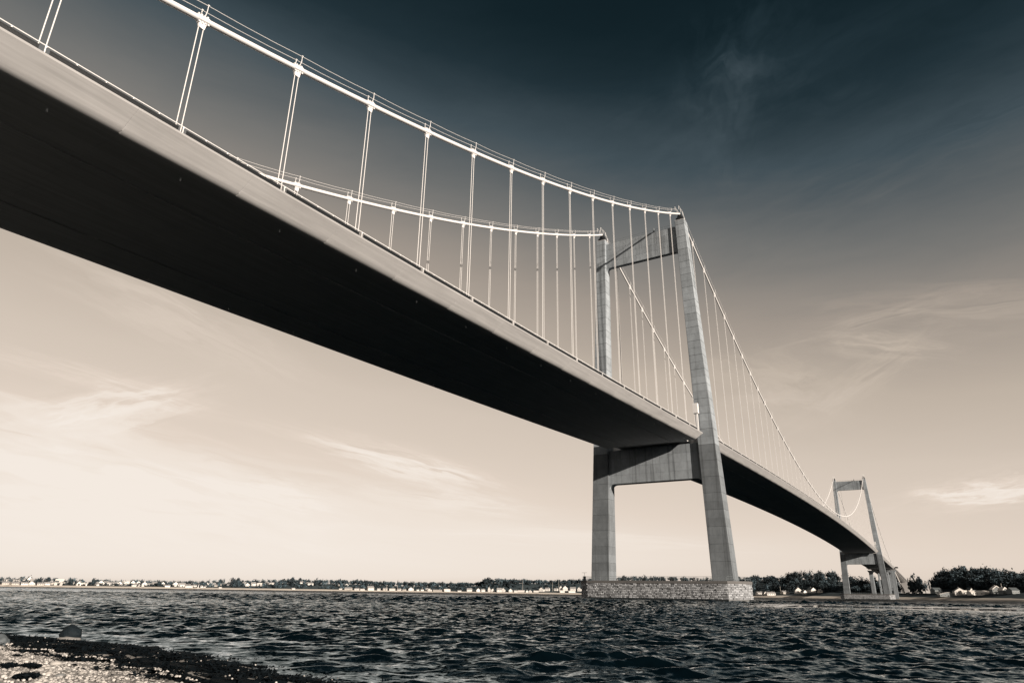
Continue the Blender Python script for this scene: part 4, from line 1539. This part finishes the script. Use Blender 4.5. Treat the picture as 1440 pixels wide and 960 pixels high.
def build_beach():
    # fine near the frame, coarser away from it
    ys = np.unique(np.concatenate([np.linspace(-420, -75, 40), np.linspace(-75, -38, 150), np.linspace(-38, 400, 50)]))
    ds = np.concatenate([np.linspace(-14, -1, 8), np.linspace(-0.8, 9, 60), np.linspace(10, 200, 30)])
    Y, Dd = np.meshgrid(ys, ds, indexing='ij')
    X = shore_x(Y) - Dd
    Z = beach_z(X, Y)
    Z = np.where(Dd > 60, 3.7 + (Dd - 60) * 0.03, Z)
    Z = Z + 0.02 * rng.normal(size=Z.shape) * (Dd > 0) * (Dd < 10)
    V = np.stack([X, Y, Z], -1).reshape(-1, 3)
    a, b = Y.shape
    i = np.arange(a - 1)[:, None]
    j = np.arange(b - 1)[None, :]
    F = np.stack([i * b + j, (i + 1) * b + j, (i + 1) * b + j + 1, i * b + j + 1], -1).reshape(-1, 4)
    cut = int(np.argmax(ds > 9.5))
    Fq = F.reshape(a - 1, b - 1, 4)
    for nm, part, mk, lab in (('beach', Fq[:, :cut], 'shingle', 'pale shingle beach in the lower left corner'), ('meadow', Fq[:, cut:], 'meadow', 'dark grassy meadow inland of the shingle beach')):
        ids, inv = np.unique(part.reshape(-1, 4), return_inverse=True)
        tag(link(nm, np_mesh(nm, V[ids], inv.reshape(-1, 4), M[mk], None, True)), lab, None, None, 'structure')


build_beach()


def weed_edge(y):
    """how far up the beach the seaweed reaches (x)"""
    y = np.asarray(y, float)
    return np.interp(-y, [30, 46, 52.3, 55.2, 57.6, 59.4, 62, 70], [-186.5, -188.0, -188.6, -188.7, -189.1, -189.5, -190.1, -192.0]) + 0.12 * np.sin(y * 2.9) + 0.08 * np.sin(y * 6.1)


def rock_mesh(name, material, seed, sub=2, flat=0.7, rough=0.3):
    bm = bmesh.new()
    bmesh.ops.create_icosphere(bm, subdivisions=sub, radius=1.0)
    r = np.random.default_rng(seed)
    ax = r.normal(size=(7, 3))
    ax /= np.linalg.norm(ax, axis=1)[:, None]
    am = r.uniform(-rough, rough, 7)
    off = Vector(r.uniform(-40, 40, 3))
    for v in bm.verts:
        p = v.co.copy()
        k = 1 + rough * (1.3 * mnoise.noise(p * 1.1 + off) + 0.55 * mnoise.noise(p * 2.7 + off) + (0.28 * mnoise.noise(p * 6.5 + off) if sub > 2 else 0))
        v.co = p * k
        v.co.z *= flat
    me = bpy.data.meshes.new(name)
    bm.to_mesh(me)
    bm.free()
    me.materials.append(material)
    me.polygons.foreach_set('use_smooth', [True] * len(me.polygons))
    return me


# boulders
x, y = -184.2, -46.3
rk = tag(empty('boulder', (x, y, 0.0)), 'dark wet boulder crusted pale at its foot, standing in the shallows', 'boulder')
o = link('rock', rock_mesh('rock', M['dark_rock'], 12, 4, 0.75, 0.17), rk, (0, 0, 0.12), (0, 0.1, 0.5))
o.scale = (0.26, 0.30, 0.36)
o = link('barnacle_band', rock_mesh('barnacle_band', M['barnacle'], 12, 4, 0.5, 0.2), rk, (-0.05, -0.03, -0.02), (0, 0.1, 0.5))
o.scale = (0.30, 0.345, 0.22)
bz = float(beach_z(-188.1, -50.7))
o = link('boulder', rock_mesh('boulder', M['grey_rock'], 9, 4, 0.8, 0.22), None, (-188.15, -50.95, bz + 0.08), (0.1, 0, 0.3))
o.scale = (0.20, 0.24, 0.26)
tag(o, 'smooth grey boulder at the left edge where shingle meets seaweed', 'boulder')

def weed_gap(x, y):
    """ragged openings towards the water where the weed has washed away"""
    w = np.sin(x * 3.1 + 1.7 * np.sin(y * 1.9)) * np.sin(y * 2.7 + x)
    return (w > 0.30) & (shore_x(y) - x < 1.9) | (w < -0.62) & (x - weed_edge(y) < 1.2)


# seaweed wrack: crumpled dark fronds heaped in a band along the waterline
def build_weed():
    n = 34000
    y = rng.uniform(-68, -34, n)
    x1 = shore_x(y) + 0.5
    x0 = weed_edge(y)
    t = rng.beta(1.3, 1.1, n)
    x = x0 + (x1 - x0) * t + rng.normal(0, 1, n) * np.where(rng.random(n) < 0.25, 0.42, 0.10)
    keep = ~weed_gap(x, y)
    x, y = x[keep], y[keep]
    n = len(x)
    z = beach_z(x, y)
    heap = 0.10 * (0.5 + 0.5 * np.sin(x * 3 + np.sin(y * 1.3) * 2) * np.sin(y * 2.3)) * np.clip((shore_x(y) - x) / 0.8, 0.15, 1)
    c = np.stack([x, y, np.maximum(z, -0.05) + heap * rng.uniform(0.1, 1.0, n) + 0.02], -1)
    d = rng.normal(size=(n, 3)) * [1, 1, 0.35]
    d /= np.linalg.norm(d, axis=1)[:, None]
    s = np.cross(d, [0, 0, 1.0]) + rng.normal(0, 0.3, (n, 3))
    s /= np.linalg.norm(s, axis=1)[:, None]
    L = rng.uniform(0.025, 0.085, (n, 1))
    W = L * rng.uniform(0.25, 0.6, (n, 1))
    up = np.array([0, 0, 1.0])
    V = np.stack([c - d * L, c - s * W + up * L * 0.25, c + d * L + up * L * rng.uniform(-0.1, 0.4, (n, 1)), c + s * W + up * L * 0.2], 1).reshape(-1, 3)
    o = link('seaweed_wrack', np_mesh('seaweed_wrack', V, np.arange(len(V)).reshape(-1, 4), M['weed']))
    tag(o, 'black band of washed-up seaweed between shingle and water', 'seaweed', None, 'stuff')


build_weed()
# mat of weed under the loose fronds
ys = np.linspace(-68, -34, 140)
vs, fs = [], []
for y in ys:
    xe, xw = float(weed_edge(y)), float(shore_x(y)) + 0.25
    for k in range(14):
        x = lerp(xe + 0.25, xw, k / 13)
        e = 0.0 if k in (0, 13) else -0.10 if weed_gap(x, y) else 0.055 + 0.04 * math.sin(x * 7 + y * 3) * math.sin(y * 5.1)
        vs.append((x + 0.16 * math.sin(y * 4.7 + k) + (0.28 * math.sin(y * 2.3) + 0.18 * math.sin(y * 7.7 + 1)) * (k > 9 or k < 4), y, max(float(beach_z(x, y)), -0.02) + e - 0.01))
for i in range(len(ys) - 1):
    for k in range(13):
        a = i * 14 + k
        fs.append((a, a + 14, a + 15, a + 1))
tag(link('seaweed_mat', np_mesh('seaweed_mat', vs, fs, M['weed'], None, False)), 'matted black seaweed layer along the waterline', 'seaweed', None, 'stuff')

CLUMPS = [(22, 923, 0.16, 'small round clump of black seaweed on shingle below the grey boulder'), (80, 924, 0.17, 'flat dark seaweed clump lying right of the small round clump'), (101, 928, 0.22, 'black mound of seaweed at the edge of the wrack band'),
          (12, 938, 0.24, 'tangled seaweed clump at the left edge of the shingle'), (42, 939, 0.22, 'long thin strand clump of seaweed in the middle of the shingle'), (35, 954, 0.26, 'big glossy black seaweed clump at the bottom edge of the shingle'), (228, 955, 0.2, 'dark seaweed clump beside the pale stones at the shingle tip')]
for i, (u, v, s, lab) in enumerate(CLUMPS):
    bx, by, bs = bearing(u, v)
    # walk along the sight line to the beach
    for D in np.arange(8, 30, 0.05):
        x, y = CAM[0] + bx * D, CAM[1] + by * D
        if CAM[2] + bs * D <= float(beach_z(x, y)):
            break
    n = 240
    p = np.clip(rng.normal(size=(n, 3)), -1.6, 1.6) * [0.42, 0.42, 0.26]
    p[:, 2] = np.abs(p[:, 2])
    d = rng.normal(size=(n, 3))
    d /= np.linalg.norm(d, axis=1)[:, None]
    q = np.cross(d, rng.normal(size=(n, 3)))
    q /= np.linalg.norm(q, axis=1)[:, None]
    L = rng.uniform(0.2, 0.4, (n, 1))
    V = np.stack([p - d * L, p - q * L * 0.4, p + d * L, p + q * L * 0.4], 1).reshape(-1, 3)
    o = link('seaweed_clump', np_mesh('seaweed_clump', V, np.arange(len(V)).reshape(-1, 4), M['weed']), None, (x, y, float(beach_z(x, y))))
    s *= 0.62
    o.scale = (s, s * (1.8 if 'long' in lab or 'flat' in lab else 1.1), s * 0.85)
    tag(o, lab, 'seaweed', 'seaweed clumps on the shingle')

# cobbles: the larger ones are things of their own, the small pebbles are one drift
stone_me = [rock_mesh('beach_stone', M['beach_stone'], 30 + i, 2, 0.62, 0.3) for i in range(9)]
pr_ = random.Random(77)
placed = 0
SPECIAL = [(201, 947, 0.075, 'large pale rounded stone against the dark seaweed at the shingle tip'), (33, 921, 0.045, 'white stone beside the small round seaweed clump'), (116, 948, 0.06, 'broad cream cobble near the bottom of the shingle'), (84, 952, 0.065, 'low flat pale cobble at the bottom edge of the shingle'), (78, 935, 0.085, 'wide grey half-buried cobble in the middle of the shingle')]
for u, v, s, lab in SPECIAL:
    bx, by, bs = bearing(u, v)
    for D in np.arange(8, 30, 0.05):
        x, y = CAM[0] + bx * D, CAM[1] + by * D
        if CAM[2] + bs * D <= float(beach_z(x, y)):
            break
    o = link('beach_stone', stone_me[placed % 9], None, (x, y, float(beach_z(x, y)) + 0.3 * s), (0, 0, pr_.uniform(0, 6)))
    o.scale = (s, s * 1.15, s * 0.8)
    placed += 1
    tag(o, lab, 'stone', 'large stones on the shingle')
n = 0
while n < 270:
    y = pr_.uniform(-62.5, -46)
    x = pr_.uniform(-192.6, -188.6)
    if x > float(weed_edge(y)) + 0.25 and pr_.random() < 0.97:
        continue
    if math.hypot(x - CAM[0], y - CAM[1]) < 8:
        continue
    s = pr_.choice([0.03, 0.036, 0.042, 0.048, 0.055, 0.062]) * pr_.uniform(0.85, 1.2)
    o = link('beach_stone', stone_me[n % 9], None, (x, y, float(beach_z(x, y)) + 0.25 * s), (pr_.uniform(-.2, .2), pr_.uniform(-.2, .2), pr_.uniform(0, 6.3)))
    o.scale = (s, s * pr_.uniform(0.8, 1.3), s * pr_.uniform(0.6, 0.95))
    tag(o, 'rounded cobble among many on the pale shingle in the lower left corner', 'stone', 'cobbles strewn over the shingle')
    n += 1


def build_pebbles():
    base = rock_mesh('tmp', M['pebble'], 5, 1, 0.65, 0.15)
    bmd = bmesh.new()
    bmesh.ops.create_icosphere(bmd, subdivisions=1, radius=1.0)
    bmd.to_mesh(base)
    bmd.free()
    bv = np.array([v.co[:] for v in base.vertices])
    bf = np.array([p.vertices[:] for p in base.polygons])
    Vs, Fs, Ts = [], [], []
    k = 0
    while k < 20000:
        y = rng.uniform(-64, -44)
        xm = float(weed_edge(y))
        x = xm + 0.3 - abs(rng.normal(0, 1.7)) if rng.random() < 0.997 else xm + rng.uniform(0, 3.0)
        if x < -194 or math.hypot(x - CAM[0], y - CAM[1]) < 5:
            continue
        s = rng.uniform(0.012, 0.034) * (0.65 if x > xm + 0.2 else 1.0)
        a = rng.uniform(0, 6.28)
        R2 = np.array([[math.cos(a), -math.sin(a), 0], [math.sin(a), math.cos(a), 0], [0, 0, 1]])
        p = (bv * [s, s * rng.uniform(0.7, 1.4), s * rng.uniform(0.6, 1)]) @ R2.T
        lift = 0.08 if x > xm + 0.2 else 0.0
        Vs.append(p + [x, y, float(beach_z(x, y)) + s * 0.25 + lift])
        Fs.append(bf + k * len(bv))
        t = rng.choice([rng.uniform(0.25, 0.6), rng.uniform(0.7, 1.1), rng.uniform(1.0, 1.5)])
        Ts.append(np.full(len(bv), t))
        k += 1
    bpy.data.meshes.remove(base)
    o = link('pebbles', np_mesh('pebbles', np.concatenate(Vs), np.concatenate(Fs), M['pebble'], {'tone': np.concatenate(Ts)}, True))
    tag(o, 'drift of small pale pebbles covering the beach', 'pebbles', None, 'stuff')


build_pebbles()
